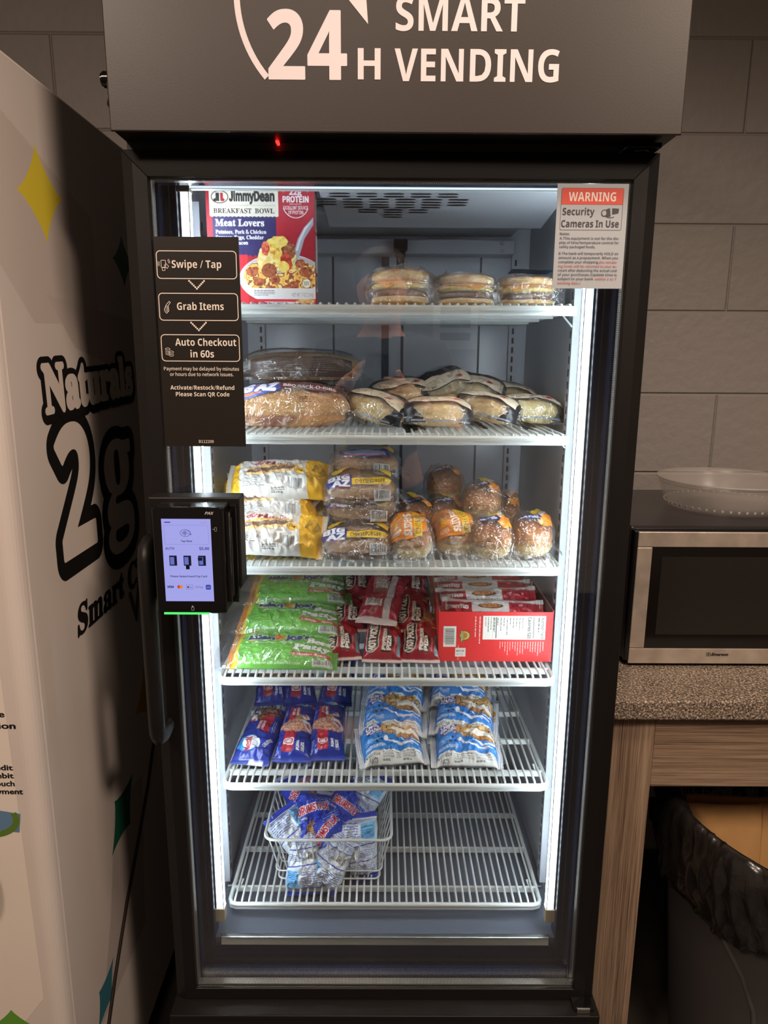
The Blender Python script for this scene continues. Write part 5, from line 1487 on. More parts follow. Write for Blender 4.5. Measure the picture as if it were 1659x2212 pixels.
# ---------------- fourth shelf: pepperoni pizza pockets
def pocket_art():
    a = Art(70, 128); RD = (150, 36, 46); CRM = (226, 210, 196); DK = (52, 40, 40)
    a.rect(0, 0, 70, 128, RD); a.rect(0, 0, 70, 7, (170, 150, 146)); a.rect(0, 121, 70, 128, (196, 176, 172))
    a.blob(34, 28, 34, 24, [(120, 82, 52), (168, 124, 78), (142, 96, 60), (190, 150, 100)], 8, 7, .12, 20)
    a.poly([(8, 52), (14, 44), (24, 46), (28, 56), (28, 106), (22, 116), (12, 118), (6, 110)], DK); a.ring(17, 60, 11.5, 15, 1.2, CRM, 0, 180); a.line([(5.6, 60), (5.6, 106)], 1.2, CRM); a.line([(28.4, 60), (28.4, 106)], 1.2, CRM); a.ring(17, 106, 11.5, 10, 1.2, CRM, 180, 360)
    a.text('HOT POCKETS', 23, 112, 12, CRM, bold=.09, w=62, rot=90)
    a.poly([(34, 66), (54, 84), (56, 100), (50, 116), (34, 116)], DK)
    a.text('PEPPERONI', 41, 113, 6, CRM, bold=.10, w=44, rot=90); a.text('PIZZA', 50, 113, 6.6, CRM, bold=.10, w=28, rot=90)
    a.small(56, 84, 60, 114, 2, (220, 150, 150), 4, vert=True); a.rect(62, 78, 67, 118, (110, 150, 156)); a.small(62.6, 80, 66.4, 116, 2, (60, 80, 84), 5, vert=True)
    a.ring(60, 44, 6, 8, 1, (190, 130, 80), 0, 300); a.text('NEW', 56, 60, 4, (210, 170, 80), bold=.06, w=9)
    return a
def pocket_back():
    a = Art(76, 128); RD = (134, 32, 44)
    a.rect(0, 0, 76, 128, RD); a.rect(50, 4, 62, 124, (172, 158, 156)); a.small(20, 8, 46, 50, 9, (196, 170, 170), 7, fill=.45); a.rect(24, 40, 48, 58, (190, 184, 180)); a.small(25, 41, 47, 57, 5, (90, 60, 64), 6)
    a.bars(14, 84, 46, 102, (206, 196, 190), seed=11); a.rect(0, 118, 76, 128, (186, 170, 168)); a.small(18, 62, 40, 76, 4, (90, 26, 34), 5)
    return a
PK = [pack('pocket', pocket_art(), .022, s_, (150, 130, 126), crumple=.003, sw=.008, pinch=.06, seal='y', rough=.3) for s_ in (161, 171)]
PB = pack('pocket', pocket_back(), .022, 181, (150, 36, 46), crumple=.003, sw=.009, pinch=.06, seal='y', rough=.3)
G = 'red pepperoni pizza pocket wrappers'
for lab, x, y, z, yaw, tilt, m in (('red pizza pocket wrapper at the left of the front row, its foot bent up', -.078, .150, z4+.006, 6, 20, PK[1]),
                             ('red pizza pocket wrapper in the middle of the front row', -.008, .146, z4+.004, -3, 22, PK[0]),
                             ('red pizza pocket wrapper at the right of the front row beside the red carton', .056, .146, z4+.004, -4, 22, PK[1]),
                             ('red pizza pocket wrapper second row left, logo lozenge uncovered', -.068, .206, z4+.036, 2, 20, PK[0]),
                             ('red pizza pocket wrapper second row right, under grey shade', .046, .204, z4+.036, -2, 20, PK[0]),
                             ('red pizza pocket wrapper third row left, close under the shelf', -.052, .268, z4+.078, 4, 14, PK[1]),
                             ('red pizza pocket wrapper third row right, close under the shelf', .048, .266, z4+.076, 0, 14, PK[1]),
                             ('red pizza pocket wrapper turned barcode side up across the pile', -.020, .186, z4+.058, -14, 26, PB)):
    put('pizza_pocket', m, lab, 'pizza pocket', (x, y, z), turn(tilt, yaw), G)

# ---------------- fourth shelf: open red carton of burritos
RDC = (214, 44, 44)
a = Art(196, 91, RDC); W_ = (240, 236, 226)
a.rect(8, 26, 30, 64, (238, 236, 226)); 
r_ = random.Random(3); p = 30.0
while p < 60:
    t_ = r_.choice([.5, .8, 1.1]); a.rect(11, p, 27, p+t_, (30, 26, 26)); p += t_ + r_.choice([.5, .8])
a.small(9, 30, 10.5, 60, 1, (60, 40, 40), 2, vert=True)
a.text('E BEEF AND BEAN', 33, 60, 2.4, (240, 170, 120), bold=.05, w=28, rot=-90)
a.ell(45, 43, 9.5, 9, (70, 92, 44)); a.ell(45, 43, 8.2, 7.6, (208, 190, 90)); a.ell(44, 43, 5.5, 5.5, (186, 120, 60)); a.rect(38, 34, 43, 55, (84, 110, 50)); a.small(38.6, 35, 42.4, 54, 2, (236, 226, 170), 5, vert=True)
a.rect(29, 66, 47, 82, (226, 220, 212)); a.text('BEST BY', 31, 73, 3.2, (60, 50, 50), bold=.05, w=14); a.text('061726', 31, 79.5, 3.6, (120, 110, 110), w=12)
a.small(61, 8, 65, 82, 1, (236, 200, 190), 4, vert=True); a.small(69, 8, 72, 78, 1, (236, 200, 190), 5, vert=True)
a.rect(76, 7, 184, 50, (238, 236, 226)); DK = (40, 38, 36)
a.text('Nutrition Facts', 176.5, 10, 5.4, DK, bold=.04, w=39, rot=-90); a.small(170, 10, 174, 46, 1, (80, 76, 74), 6, vert=True); a.rect(163, 9, 164.2, 48, DK)
a.text('Calories 520', 153.5, 9, 5.4, DK, bold=.06, w=39, rot=-90)
for k in range(10): a.small(143-5.4*k, 10, 146-5.4*k, 46 if k % 2 else 38, 1, (110, 106, 102), 10+k, vert=True); a.rect(141.6-5.4*k, 9, 142-5.4*k, 48, (90, 86, 82))
a.rect(98, 9, 99.6, 48, DK)
for k in range(4): a.small(93-4.6*k, 9, 95.5-4.6*k, 48, 1, (120, 116, 110), 40+k, vert=True)
for k in range(18): a.small(180-4.4*k, 54, 182.4-4.4*k, 84 if k < 16 else 70, 1, (238, 190, 180), 60+k, vert=True)
carton = thing('burrito_carton', 'open-topped bright red carton with nutrition panel, full of wrapped burritos', 'food carton', (.1880, .160, z4+.001))
o = link('front_panel', card_face('front_panel', a, .6, .42), carton); o.location = (-.098, -.0006, 0); o.rotation_euler = (R90, 0, 0)
mb = MB(); CB = mat('carton_brown', (120, 96, 84), .7); CR_ = mat('carton_bright_red', RDC, .45)
mb.box(-.098, .098, -.0004, .0012, 0, .091, 1); mb.box(-.098, -.0968, .0012, .165, 0, .094, 0); mb.box(.0968, .098, .0012, .165, 0, .094, 0); mb.box(-.0968, .0968, .164, .165, 0, .094, 0); mb.box(-.0968, .0968, .0012, .164, 0, .0012, 0)
obj('carton_tray', mb, [CB, CR_], carton)
mb = MB(); mb.box(-.0986, -.098, 0, .165, 0, .094, 0); mb.box(.098, .0986, 0, .165, 0, .094, 0)
obj('side_panel', mb, CR_, carton)
def burrito_art():
    a = Art(184, 70); RD = (176, 34, 50); W_ = (226, 220, 218)
    a.rect(0, 0, 184, 70, W_); a.rect(0, 8, 54, 34, RD); a.rect(118, 8, 184, 34, RD); a.rect(10, 40, 60, 70, RD)
    a.text('Burrito', 8, 22, 8, W_, bold=.10, w=40); a.text('BEEF & BEAN', 122, 18, 5, (70, 16, 24), bold=.04, w=34)
    a.ell(86, 16, 22, 6, (120, 70, 50)); a.blob(86, 15, 19, 4.5, [(180, 110, 70), (210, 150, 90), (120, 60, 40)], 3, 4, .2)
    a.small(44, 28, 172, 34, 2, (70, 60, 60), 4, fill=.5)
    a.ell(92, 50, 20, 10, (226, 180, 90)); a.blob(92, 50, 14, 8, [(200, 150, 80), (240, 200, 120), (160, 100, 60)], 4, 5, .1); a.blob(148, 54, 26, 12, [(130, 70, 46), (176, 116, 80), (206, 160, 120)], 3, 6, .2)
    return a
BU = [pack('burrito', burrito_art(), .022, s_, (200, 190, 188), crumple=.0035, sw=.012, pinch=.08, rough=.28) for s_ in (191, 197)]
G = 'foil-wrapped burritos in the red carton'
for k, lab in enumerate(('red and white wrapped burrito right behind the carton front', 'red and white wrapped burrito second back in the red carton',
                         'red and white wrapped burrito third back in the red carton', 'red and white wrapped burrito at the very back of the red carton')):
    put('burrito', BU[k % 2], lab, 'burrito', (.188 - .004*k, .188+.036*k, z4+.030+.005*k+(.004 if k == 0 else .010)), turn(58 - 2*k, 0, (-1.5, 1, -.5, .8)[k]), G)

# ---------------- fifth shelf: navy ice cream wrappers
def bar_art(flip):
    a = Art(70, 166); NV = (36, 52, 142); RD = (178, 42, 58); W_ = (236, 236, 240); SK = (60, 140, 206)
    a.rect(0, 0, 70, 166, NV); a.rect(0, 0, 70, 6, (60, 80, 170)); a.rect(0, 160, 70, 166, (60, 80, 170))
    def logo(cx, cy):
        a.ell(cx, cy, 21, 16, SK); a.ell(cx+2, cy, 19, 14, W_); a.ell(cx-1, cy, 17, 12.5, SK); a.ell(cx+2, cy, 13, 11.5, W_)
    if not flip:
        a.rect(17, 36, 38, 152, RD)
        logo(46, 14); a.text('Nestl\u00e9', 52, 3, 8, RD, bold=.08, w=22, rot=-90); a.text('CRUSTED', 18, 6, 4, W_, bold=.06, w=18, rot=-60)
        a.text('STRAWBERRY', 30.5, 38, 4.6, W_, bold=.06, w=25, rot=-90); a.text('SHORTCAKE', 22.5, 38, 4.6, W_, bold=.06, w=22, rot=-90)
        a.small(6, 40, 12, 80, 2, (150, 160, 210), 5, vert=True, fill=.4)
        a.blob(36, 92, 33, 19, [(240, 206, 180), (190, 112, 96), (226, 180, 150), (150, 70, 66), (236, 200, 170)], 3.0, 5, .07, 0)
        a.poly([(44, 76), (58, 78), (68, 92), (64, 102), (50, 92)], W_); a.poly([(50, 82), (57, 84), (63, 94), (60, 97), (52, 90)], (190, 90, 96))
        a.blob(40, 68, 9, 7, [(150, 110, 80), (190, 160, 110)], 3, 6, .2); a.blob(52, 66, 8, 6, [(190, 50, 60), (236, 220, 214)], 4, 8, .2)
        a.frame(19, 132, 36, 142, 3, 1.6, W_); a.text('260', 21.5, 139.5, 5, W_, bold=.06, w=11)
        a.text('KING', 48, 150, 5, W_, bold=.07, w=15, rot=90); a.text('SIZE', 57, 150, 5, W_, bold=.07, w=14, rot=90); a.small(6, 130, 12, 152, 2, (150, 160, 210), 7, vert=True, fill=.4)
    else:
        a.rect(30, 6, 54, 84, RD); a.rect(30, 60, 54, 100, RD)
        a.blob(34, 36, 33, 17, [(120, 78, 70), (84, 50, 48), (150, 106, 92), (96, 58, 54)], 5, 5, .05, 0)
        for k in range(4): a.line([(8, 28+5*k), (24, 31+5*k), (42, 28+5*k), (60, 33+5*k)], .9, (150, 110, 96))
        a.poly([(4, 34), (20, 36), (26, 46), (18, 56), (6, 52)], W_); a.poly([(8, 40), (18, 42), (20, 48), (14, 50)], (150, 70, 70))
        a.blob(16, 62, 9, 6, [(190, 50, 60), (236, 220, 214)], 4, 8, .2); a.blob(28, 58, 8, 7, [(110, 96, 50), (150, 130, 80)], 3, 9, .2)
        a.text('CHOCOLATE', 44, 96, 4.6, W_, bold=.06, w=27, rot=90); a.text('SHORTCAKE', 36, 98, 4.6, W_, bold=.06, w=27, rot=90)
        a.small(58, 60, 64, 96, 2, (150, 160, 210), 5, vert=True, fill=.4)
        logo(26, 132); a.text('Nestl\u00e9', 30, 147, 9, RD, bold=.08, w=27, rot=90); a.text('CRUSTED', 58, 138, 5, W_, bold=.06, w=24, rot=70)
        a.rect(32, 156, 60, 166, W_)
    return a
BA = [pack('ice_cream_bar', bar_art(False), .024, s_, (60, 80, 170), crumple=.0034, sw=.009, pinch=.05, seal='y', rough=.27) for s_ in (211, 223)]
BF = pack('ice_cream_bar', bar_art(True), .024, 231, (220, 222, 228), crumple=.0030, sw=.010, pinch=.05, seal='y', rough=.27)
z5 = zs('s5')
G = 'navy ice cream bar wrappers'
for lab, x, y, z, yaw, tilt, m in (('navy ice cream bar wrapper with round blue and white logo at its front foot', -.243, .138, z5+.008, -7, 7, BF),
                                   ('navy ice cream bar wrapper in the middle of the front row, pink crumb bar pictured', -.170, .147, z5+.008, -2, 7, BA[0]),
                                   ('navy ice cream bar wrapper in front with a white corner turned up at its foot', -.107, .153, z5+.008, 2, 8, BA[1]),
                                   ('navy ice cream bar wrapper behind the left front one', -.232, .332, z5+.022, 6, 14, BA[1]),
                                   ('navy ice cream bar wrapper behind the middle front one', -.172, .326, z5+.024, 9, 15, BA[0]),
                                   ('navy ice cream bar wrapper behind the right front one', -.104, .330, z5+.022, -3, 14, BA[0])):
    put('ice_cream_bar', m, lab, 'ice cream', (x, y, z), turn(tilt, yaw), G)

# ---------------- fifth shelf: sky-blue ice cream sandwiches
def cookie_art():
    a = Art(128, 104); BL = (38, 126, 208); W_ = (240, 240, 244); PU = (84, 58, 138); DKB = (54, 34, 26)
    a.rect(0, 0, 128, 104, BL); a.rect(0, 0, 10, 104, (226, 230, 234)); a.rect(118, 0, 128, 104, (226, 230, 234))
    a.rect(10, 92, 118, 104, (232, 232, 228)); a.line([(10, 92), (118, 92)], .6, (90, 90, 90))
    a.text('Nutrition', 12, 98, 4.6, (40, 40, 44), f='sansb', w=25); a.text('Facts', 18, 103.4, 4.4, (40, 40, 44), f='sansb', w=15); a.small(42, 93.5, 76, 103, 4, (110, 108, 106), 4, fill=.35); a.small(80, 93.5, 116, 103, 4, (110, 108, 106), 6, fill=.35)
    a.text('Blue', 34, 9, 8, W_, f=None, bold=.06, w=26, shear=.25)
    a.text('B', 16, 25, 15, W_, f=None, bold=.09, w=16, shear=.2); a.text('unny', 31, 22, 10, W_, f=None, bold=.08, w=36, shear=.2, rot=5)
    a.poly([(16, 36), (24, 33), (46, 30), (50, 52), (32, 56), (20, 60)], PU)
    a.text('CHIPS', 20, 43, 7, W_, bold=.08, w=24, rot=12); a.text('GALORE!', 20, 52, 6.4, W_, bold=.08, w=30, rot=12); a.text('SANDWICH', 24, 57, 3.2, W_, bold=.05, w=22, rot=12)
    n0 = len(a.ops)
    a.blob(84, 44, 34, 18, [(170, 124, 70), (206, 162, 98), (186, 140, 80), (222, 182, 120)], 9, 4, .07, 14)
    r = random.Random(7)
    for k in range(30):
        x, y = 84 + r.uniform(-28, 27), 42 + r.uniform(-13, 10); a.ell(x, y, r.uniform(1, 2), r.uniform(.6, 1.1), DKB, r.uniform(0, 90), 8)
    a.poly([(58, 54), (70, 50), (92, 51), (112, 60), (108, 68), (88, 66), (72, 62)], (242, 236, 226)); a.blob(64, 58, 9, 4.5, [(70, 46, 36), (200, 160, 110), (60, 40, 30)], 2, 6, .2, -20); a.blob(108, 52, 8, 8, [(70, 46, 36), (230, 216, 196), (60, 40, 30)], 2.2, 8, .2, 60); a.blob(90, 66, 18, 3.6, [(186, 136, 78), (150, 100, 56)], 4, 9, .15, -6)
    a.line([(54, 68), (64, 74), (84, 78), (106, 76)], 2.2, W_); a.ell(55, 68, 3.4, 3, W_); a.line([(76, 70), (92, 74), (112, 70)], 1.6, W_)
    for x, y in ((44, 64), (40, 72), (48, 70), (52, 26), (66, 28), (96, 22)): a.ell(x, y, 2.2, 1.8, DKB, 20, 10)
    for i in range(n0, len(a.ops)):              # the pictured biscuit, a little larger
        op = a.ops[i]
        if op[0] == 't': op[1][:, :, 0] = 84 + (op[1][:, :, 0]-84)*1.16; op[1][:, :, 1] = 52 + (op[1][:, :, 1]-54)*1.34
        else:
            c = list(op[1]); c[0] = 84 + (c[0]-84)*1.16; c[1] = 52 + (c[1]-54)*1.34; c[2] *= 1.16; c[3] *= 1.34; a.ops[i] = (op[0], tuple(c), op[2])
    a.small(14, 66, 36, 78, 4, (140, 180, 226), 4, fill=.4); a.text('FROZEN DAIRY DESSERT', 14, 87, 4.2, W_, bold=.03, w=34); a.text('4.5 FL OZ', 92, 86, 4.6, W_, bold=.04, w=22)
    return a
CK = [pack('ice_cream_sandwich', cookie_art(), .036, s_, (230, 232, 236), crumple=.0048, sw=.011, pinch=.07, rough=.27) for s_ in (241, 251, 263)]
G = 'sky-blue ice cream sandwich wrappers'
for lab, x, y, z, yaw, tilt, m, r in (('sky-blue ice cream sandwich wrapper at the front of the left file, creased across its cookie', .0170, .137, z5+.006, 5, 12, CK[1], 3),
                                      ('sky-blue ice cream sandwich wrapper in the middle of the left file, white corner folded out', .0130, .190, z5+.034, 2, 13, CK[2], -4),
                                      ('sky-blue ice cream sandwich wrapper at the back of the left file', .0150, .246, z5+.060, -5, 12, CK[0], -3),
                                      ('sky-blue ice cream sandwich wrapper at the front of the right file, cookie picture whole', .1440, .132, z5+.006, -3, 12, CK[0], 1),
                                      ('sky-blue ice cream sandwich wrapper in the middle of the right file', .1410, .186, z5+.034, -6, 13, CK[1], -3),
                                      ('sky-blue ice cream sandwich wrapper at the back of the right file', .1360, .242, z5+.060, -5, 12, CK[2], -3)):
    put('ice_cream_sandwich', m, lab, 'ice cream', (x, y, z), turn(tilt, yaw, r), G)

# ---------------- lowest shelf: wire basket of cone wrappers
z6 = zs('s6')
bk = thing('wire_basket', 'white wire basket of blue cone wrappers, on the lowest shelf', 'basket', (-.104, .270, z6))
def rr(hx_, hy_, r, z, n=6): return [(p[0], p[1], z) for p in rrect(hx_, hy_, r, n)]
TW, TD, BW_, BD = .1155, .135, .094, .120
mb = MB(); mb.tube(rr(TW, TD, .018, .0985), .0026, 8, closed=True); obj('basket_rim', mb, WHT, bk)
mb = MB(); mb.tube(rr(BW_, BD, .012, .0062), .0017, 6, closed=True); mb.tube(rr(BW_+.0045, BD+.004, .013, .026), .0013, 6, closed=True)
for k in range(7):
    x = -BW_ + .022 + (2*BW_-.044)*k/6; f = TW/BW_
    mb.tube([(x*f, -TD, .0985), (x, -BD, .008), (x, -BD+.004, .0035), (x, BD-.004, .0035), (x, BD, .008), (x*f, TD, .0985)], .0014, 6)
for k in range(9):
    y = -BD + .022 + (2*BD-.044)*k/8; f = TD/BD
    mb.tube([(-TW, y*f, .0985), (-BW_, y, .008), (-BW_+.004, y, .0055), (BW_-.004, y, .0055), (BW_, y, .008), (TW, y*f, .0985)], .0014, 6)
obj('basket_wires', mb, WHT, bk)
def cone_art(back):
    a = Art(96, 150); NV = (34, 62, 178); W_ = (232, 234, 238); RD = (196, 40, 52)
    if not back:
        a.rect(0, 0, 96, 150, NV); a.rect(0, 0, 96, 8, (200, 206, 220)); a.rect(0, 142, 96, 150, W_)
        a.text('DRUMSTICK', 14, 74, 15, RD, bold=.09, w=78, rot=24, bend=.10, out=(W_, .08))
        a.blob(64, 94, 22, 19, [(90, 58, 40), (150, 104, 70), (206, 160, 110), (64, 40, 30)], 3.2, 6, .12); a.poly([(50, 108), (78, 108), (70, 142), (60, 142)], (222, 200, 150)); a.blob(63, 116, 9, 8, [(240, 236, 226), (228, 214, 190)], 5, 5, .2)
        a.ell(20, 104, 8, 8, (60, 140, 206)); a.ell(20, 104, 6, 6, W_); a.rect(18, 100, 20, 108, RD); a.small(12, 118, 40, 136, 5, (170, 184, 226), 5, fill=.4); a.text('THE ORIGINAL', 14, 88, 4, W_, bold=.04, w=26, rot=24)
        a.small(52, 14, 90, 40, 5, (150, 170, 226), 8, fill=.4)
    else:
        a.rect(0, 0, 96, 150, (214, 220, 228)); a.rect(0, 0, 96, 12, NV); a.rect(0, 134, 96, 150, NV); a.line([(0, 70), (96, 64)], 2.5, NV); a.line([(0, 104), (96, 98)], 2, NV)
        a.small(6, 16, 56, 60, 9, (90, 110, 180), 5, fill=.4); a.rect(62, 20, 92, 58, (120, 190, 232)); a.text('Nutrition Facts', 64, 28, 3, (30, 50, 120), bold=.06, w=26); a.small(64, 31, 90, 56, 7, (50, 80, 150), 4, fill=.4)
        a.bars(10, 76, 40, 98, seed=4); a.small(46, 76, 92, 94, 5, (100, 116, 180), 9, fill=.4); a.small(6, 108, 92, 132, 6, (110, 124, 186), 3, fill=.4)
    return a
def cone_pack(art, seed):
    """a tapering cone wrapper"""
    w, h = art.w/1000*.80, art.h/1000*.80; rgb, al = art.raster(.95); ny, nx = al.shape
    def sh(U, V, front):
        X, Y, Z = pillow_shape(U, V, w, h, .034, seed, seal='y', sw=.012, crumple=.008, pinch=.04, front=front)
        k = .62 + .38*np.clip((V+1)/1.5, 0, 1); return X*k, Y - h/2, (Z if front else Z*1.9)*k
    U, V = np.meshgrid(np.linspace(-1, 1, nx), np.linspace(1, -1, ny)); Ub, Vb = np.meshgrid(np.linspace(-1, 1, 34), np.linspace(1, -1, 40))
    return print_mesh('cone_wrapper', *sh(U, V, True), rgb, al, [printed('printed_film_25', .25, .45, 60.0), mat('pack_back_navy', (190, 200, 220), .3, bump=.4)], sh(Ub, Vb, False))
CO = [cone_pack(cone_art(False), 271), cone_pack(cone_art(False), 283), cone_pack(cone_art(True), 293), cone_pack(cone_art(True), 299)]
G = 'blue and white cone wrappers in the basket'
for lab, x, y, z, e, m in (('cone wrapper at the left front of the basket, silver end pointing down', -.168, .198, z6+.058, turn(48, 6, 34), CO[2]),
                           ('cone wrapper lying high on the left of the basket, red name on bright blue', -.160, .262, z6+.094, turn(42, 8, 22), CO[0]),
                           ('cone wrapper lying just below the left one, red name slanting across the blue', -.142, .212, z6+.080, turn(44, 4, -14), CO[1]),
                           ('cone wrapper standing up in the middle of the basket, red name running down it', -.092, .240, z6+.086, turn(58, 4, -62), CO[0]),
                           ('cone wrapper across the front middle of the basket, only its upper half blue', -.100, .194, z6+.056, turn(56, -8, 30), CO[1]),
                           ('cone wrapper pressed on the front wires in the middle, white back with print outwards', -.094, .172, z6+.036, turn(64, -8, 150), CO[3]),
                           ('cone wrapper at the right front corner of the basket, white and narrow', -.046, .190, z6+.044, turn(66, -10, 12), CO[3]),
                           ('cone wrapper high at the right of the basket, silver band across it', -.044, .262, z6+.094, turn(50, -10, -22), CO[2]),
                           ('cone wrapper flat on the basket floor at the left, light blue panel showing', -.150, .168, z6+.034, turn(60, 4, 182), CO[3])):
    put('cone_wrapper', m, lab, 'ice cream', (x, y, z), e, G)
# ================================================================== THE PERSON TAKING THE PICTURE (seen only as a faint reflection in the door glass)
SKIN = mat('skin', (226, 172, 142), .5, spec=.4, bump=.05, bscale=120)
SHIRT = mat('shirt_charcoal', (52, 54, 60), .85, bump=.2, bscale=200)
JEANS = mat('trousers_dark', (38, 42, 54), .85, bump=.2, bscale=220)
HAIR = mat('hair_brown', (48, 34, 26), .6, bump=.6, bscale=160)
def skinned(name, pts, edges, m, parent, root, sub=2):
    """pts: {key: ((x,y,z), radius)}; a smooth tapering body grown round the joined bones"""
    keys = list(pts); idx = {k: i for i, k in enumerate(keys)}
    me = bpy.data.meshes.new(name)
    me.from_pydata([pts[k][0] for k in keys], [(idx[a], idx[b]) for a, b in edges], [])
    o = link(name, me, parent)
    o.modifiers.new('skin', 'SKIN')
    if not me.skin_vertices: me.attributes  # layer is made by the modifier
    lay = me.skin_vertices[0].data if len(me.skin_vertices) else None
    if lay is None:
        bm = bmesh.new(); bm.from_mesh(me); bm.verts.layers.skin.verify(); bm.to_mesh(me); bm.free(); lay = me.skin_vertices[0].data
    for k in keys:
        r = pts[k][1]; lay[idx[k]].radius = (r, r) if not isinstance(r, tuple) else r
        lay[idx[k]].use_root = (k == root)
    sb = o.modifiers.new('smooth', 'SUBSURF'); sb.levels = sub; sb.render_levels = sub
    me.materials.append(m)
    o.modifiers[0].use_smooth_shade = True
    return o
px0, py0 = -.012, -1.37
per = thing('person', 'person in a charcoal shirt holding up a phone, faintly mirrored in the cooler door', 'person', (px0, py0, 0))
B = {}; E_ = []
def bone(k, p, r, frm=None):
    B[k] = ((p[0], p[1], p[2]), r)
    if frm: E_.append((frm, k))
bone('pelvis', (0, 0, .97), .115); bone('waist', (0, .005, 1.10), .112, 'pelvis'); bone('chest', (0, -.005, 1.29), .125, 'waist'); bone('collar', (0, .0, 1.41), .072, 'chest')
bone('neck', (0, .015, 1.475), .050, 'collar'); bone('jaw', (0, .045, 1.535), .062, 'neck'); bone('face', (0, .045, 1.60), .078, 'jaw'); bone('crown', (0, .025, 1.665), .066, 'face')
bone('nose', (0, .135, 1.592), .011, 'face')
for s_, n_ in ((-1, 'l'), (1, 'r')):
    bone(n_+'ear', (s_*.082, .03, 1.595), .012, 'face')
    bone(n_+'hip', (s_*.09, 0, .90), .092, 'pelvis'); bone(n_+'knee', (s_*.10, .02, .50), .058, n_+'hip'); bone(n_+'calf', (s_*.10, -.01, .36), .054, n_+'knee'); bone(n_+'ankle', (s_*.10, -.02, .09), .036, n_+'calf'); bone(n_+'toe', (s_*.115, .13, .035), .032, n_+'ankle')
    bone(n_+'shoulder', (s_*.165, -.005, 1.385), .060, 'collar')
bone('lelbow', (-.225, .10, 1.150), .042, 'lshoulder'); bone('lwrist', (-.118, .292, 1.285), .027, 'lelbow'); bone('lpalm', (-.098, .325, 1.318), .033, 'lwrist')
bone('relbow', (.235, .13, 1.140), .042, 'rshoulder'); bone('rwrist', (.104, .312, 1.262), .027, 'relbow'); bone('rpalm', (.082, .350, 1.292), .033, 'rwrist')
# left hand: first finger reaching to the screen, the others curled
for k, (a, b, c, d) in enumerate((((-.078, .345, 1.345), (-.060, .352, 1.368), (-.040, .350, 1.378), None), ((-.090, .352, 1.336), (-.082, .372, 1.346), (-.066, .368, 1.338), None),
                                  ((-.100, .354, 1.325), (-.094, .374, 1.332), (-.078, .370, 1.323), None), ((-.108, .350, 1.312), (-.104, .368, 1.317), (-.090, .366, 1.309), None))):
    r = (.0088, .0085, .0082, .0072)[k]
    bone('lf%da' % k, a, r+.001, 'lpalm'); bone('lf%db' % k, b, r, 'lf%da' % k); bone('lf%dc' % k, c, r*.85, 'lf%db' % k)
bone('lta', (-.078, .322, 1.330), .011, 'lpalm'); bone('ltb', (-.064, .330, 1.348), .0095, 'lta'); bone('ltc', (-.058, .336, 1.362), .0085, 'ltb')
# right hand: fingers round the back of the phone, thumb along its edge
for k in range(4):
    z = 1.326 - .0195*k; r = (.0088, .0088, .0084, .0074)[k]; L = (.0, .006, .002, -.008)[k]
    bone('rf%da' % k, (.066, .368, z-.004), r+.001, 'rpalm'); bone('rf%db' % k, (.046, .3785, z), r, 'rf%da' % k); bone('rf%dc' % k, (.022-L, .3795, z+.003), r*.95, 'rf%db' % k); bone('rf%dd' % k, (.004-L, .3785, z+.005), r*.82, 'rf%dc' % k)
bone('rta', (.064, .340, 1.316), .012, 'rpalm'); bone('rtb', (.052, .343, 1.338), .0098, 'rta'); bone('rtc', (.046, .347, 1.356), .0086, 'rtb')
skinned('body', B, E_, SKIN, per, 'pelvis')
def wear(name, keys, grow, m, extra=()):
    P = {k: (B[k][0], B[k][1]+grow) for k in keys}
    for k, p, r in extra: P[k] = (p, r)
    return skinned(name, P, [(a, b) for a, b in E_ if a in P and b in P] + [(a, b) for a, b in EX if a in P and b in P], m, per, keys[0])
EX = [('lelbow', 'lcuff'), ('relbow', 'rcuff'), ('chest', 'collar')]
def mid(a, b, t): return tuple(x*(1-t)+y*t for x, y in zip(B[a][0], B[b][0]))
EX = [('lshoulder', 'lcuff'), ('rshoulder', 'rcuff'), ('pelvis', 'hem'), ('collar', 'neckline')]
wear('shirt', ['waist', 'pelvis', 'chest', 'collar', 'lshoulder', 'rshoulder'], .018, SHIRT, (('hem', (0, 0, .87), .140), ('neckline', (0, .012, 1.452), .066), ('lcuff', mid('lshoulder', 'lelbow', .62), .062), ('rcuff', mid('rshoulder', 'relbow', .62), .062)))
EX = []
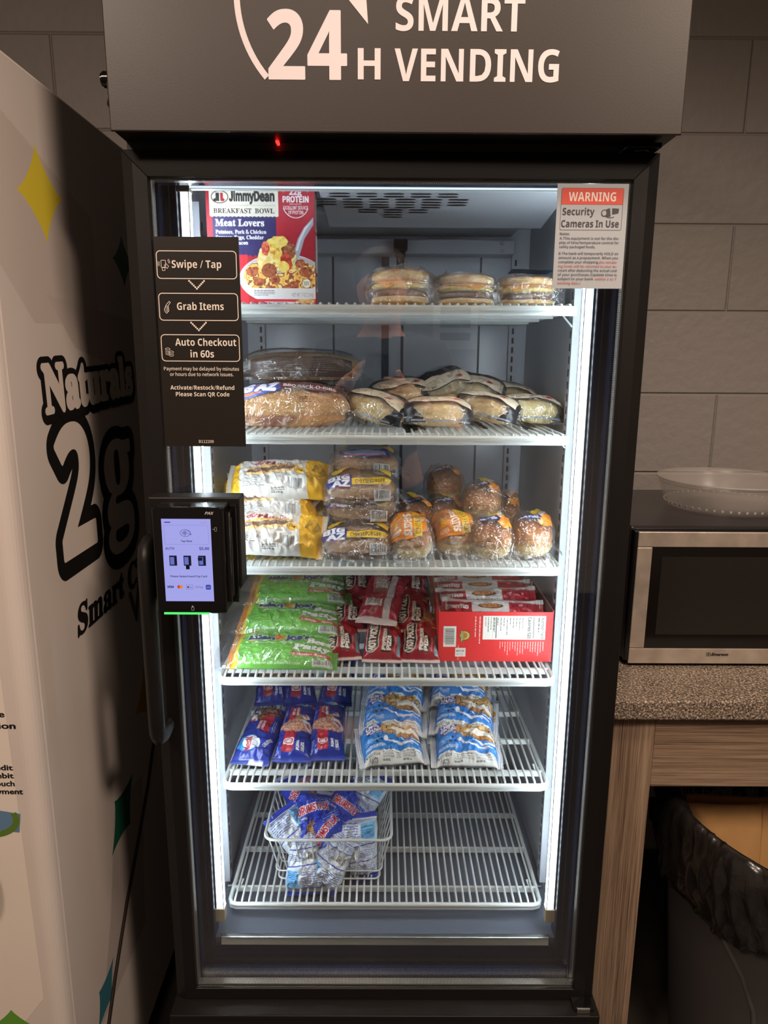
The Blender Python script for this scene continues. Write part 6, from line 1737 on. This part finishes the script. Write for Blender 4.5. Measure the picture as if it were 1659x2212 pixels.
wear('trousers', ['pelvis', 'lhip', 'rhip', 'lknee', 'rknee', 'lcalf', 'rcalf', 'lankle', 'rankle'], .012, JEANS)
for s_, n_ in ((-1, 'l'), (1, 'r')):
    skinned('shoe', {'a': ((s_*.10, -.03, .045), .048), 'b': ((s_*.105, .05, .042), .044), 'c': ((s_*.115, .155, .038), .038)}, [('a', 'b'), ('b', 'c')], mat('shoe_black', (24, 24, 26), .5), per, 'a')
    mb = MB(); mb.lathe([(.001, -.009), (.006, -.007), (.009, 0), (.006, .007), (.001, .009)], 0, 0, 16)
    e = obj('eye', mb, mat('eye_dark', (60, 46, 40), .2), per); e.location = (s_*.030, .113, 1.612)
mb = MB(); mb.tube([(-.024, .098, 1.545), (-.010, .106, 1.5445), (.010, .106, 1.5445), (.024, .098, 1.545)], [.003, .0055, .0055, .003], 8)
obj('mouth', mb, mat('lips', (168, 98, 88), .4), per)
for s_ in (-1, 1):
    mb = MB(); mb.tube([(s_*.018, .116, 1.630), (s_*.032, .114, 1.634), (s_*.046, .102, 1.629)], [.003, .004, .002], 6)
    obj('eyebrow', mb, HAIR, per)
mb = MB()
def hairfn(a, r, z):
    return r*(1+.05*(vnoise(np.array([math.cos(a)*3+9]), np.array([z*30+math.sin(a)*3+9]), 3)[0]-.5)), z
mb.lathe([(.076, 1.60), (.086, 1.625), (.088, 1.66), (.078, 1.695), (.052, 1.722), (.012, 1.734)], 0, .018, 40, 0, True, True, hairfn)
obj('hair', mb, HAIR, per)
ph = thing('phone', 'dark phone held up in both hands, mirrored faintly in the door glass', 'phone', (px0-.0085, -1.008, 1.325))
obj('phone_body', MB().box(-.0365, .0365, -.004, .004, -.076, .076), mat('phone_graphite', (40, 42, 48), .25, spec=.6), ph, .003, 3)
obj('phone_screen', MB().box(-.0335, .0335, -.0046, -.0039, -.073, .073), glow('phone_glow', (120, 124, 132), .5), ph)
for dx, dz in ((.022, .062), (.022, .040), (.004, .051)):
    mb = MB(); mb.tube([(dx, .004, dz), (dx, .0055, dz)], .0085, 20)
    obj('phone_lens', mb, BLKG, ph)
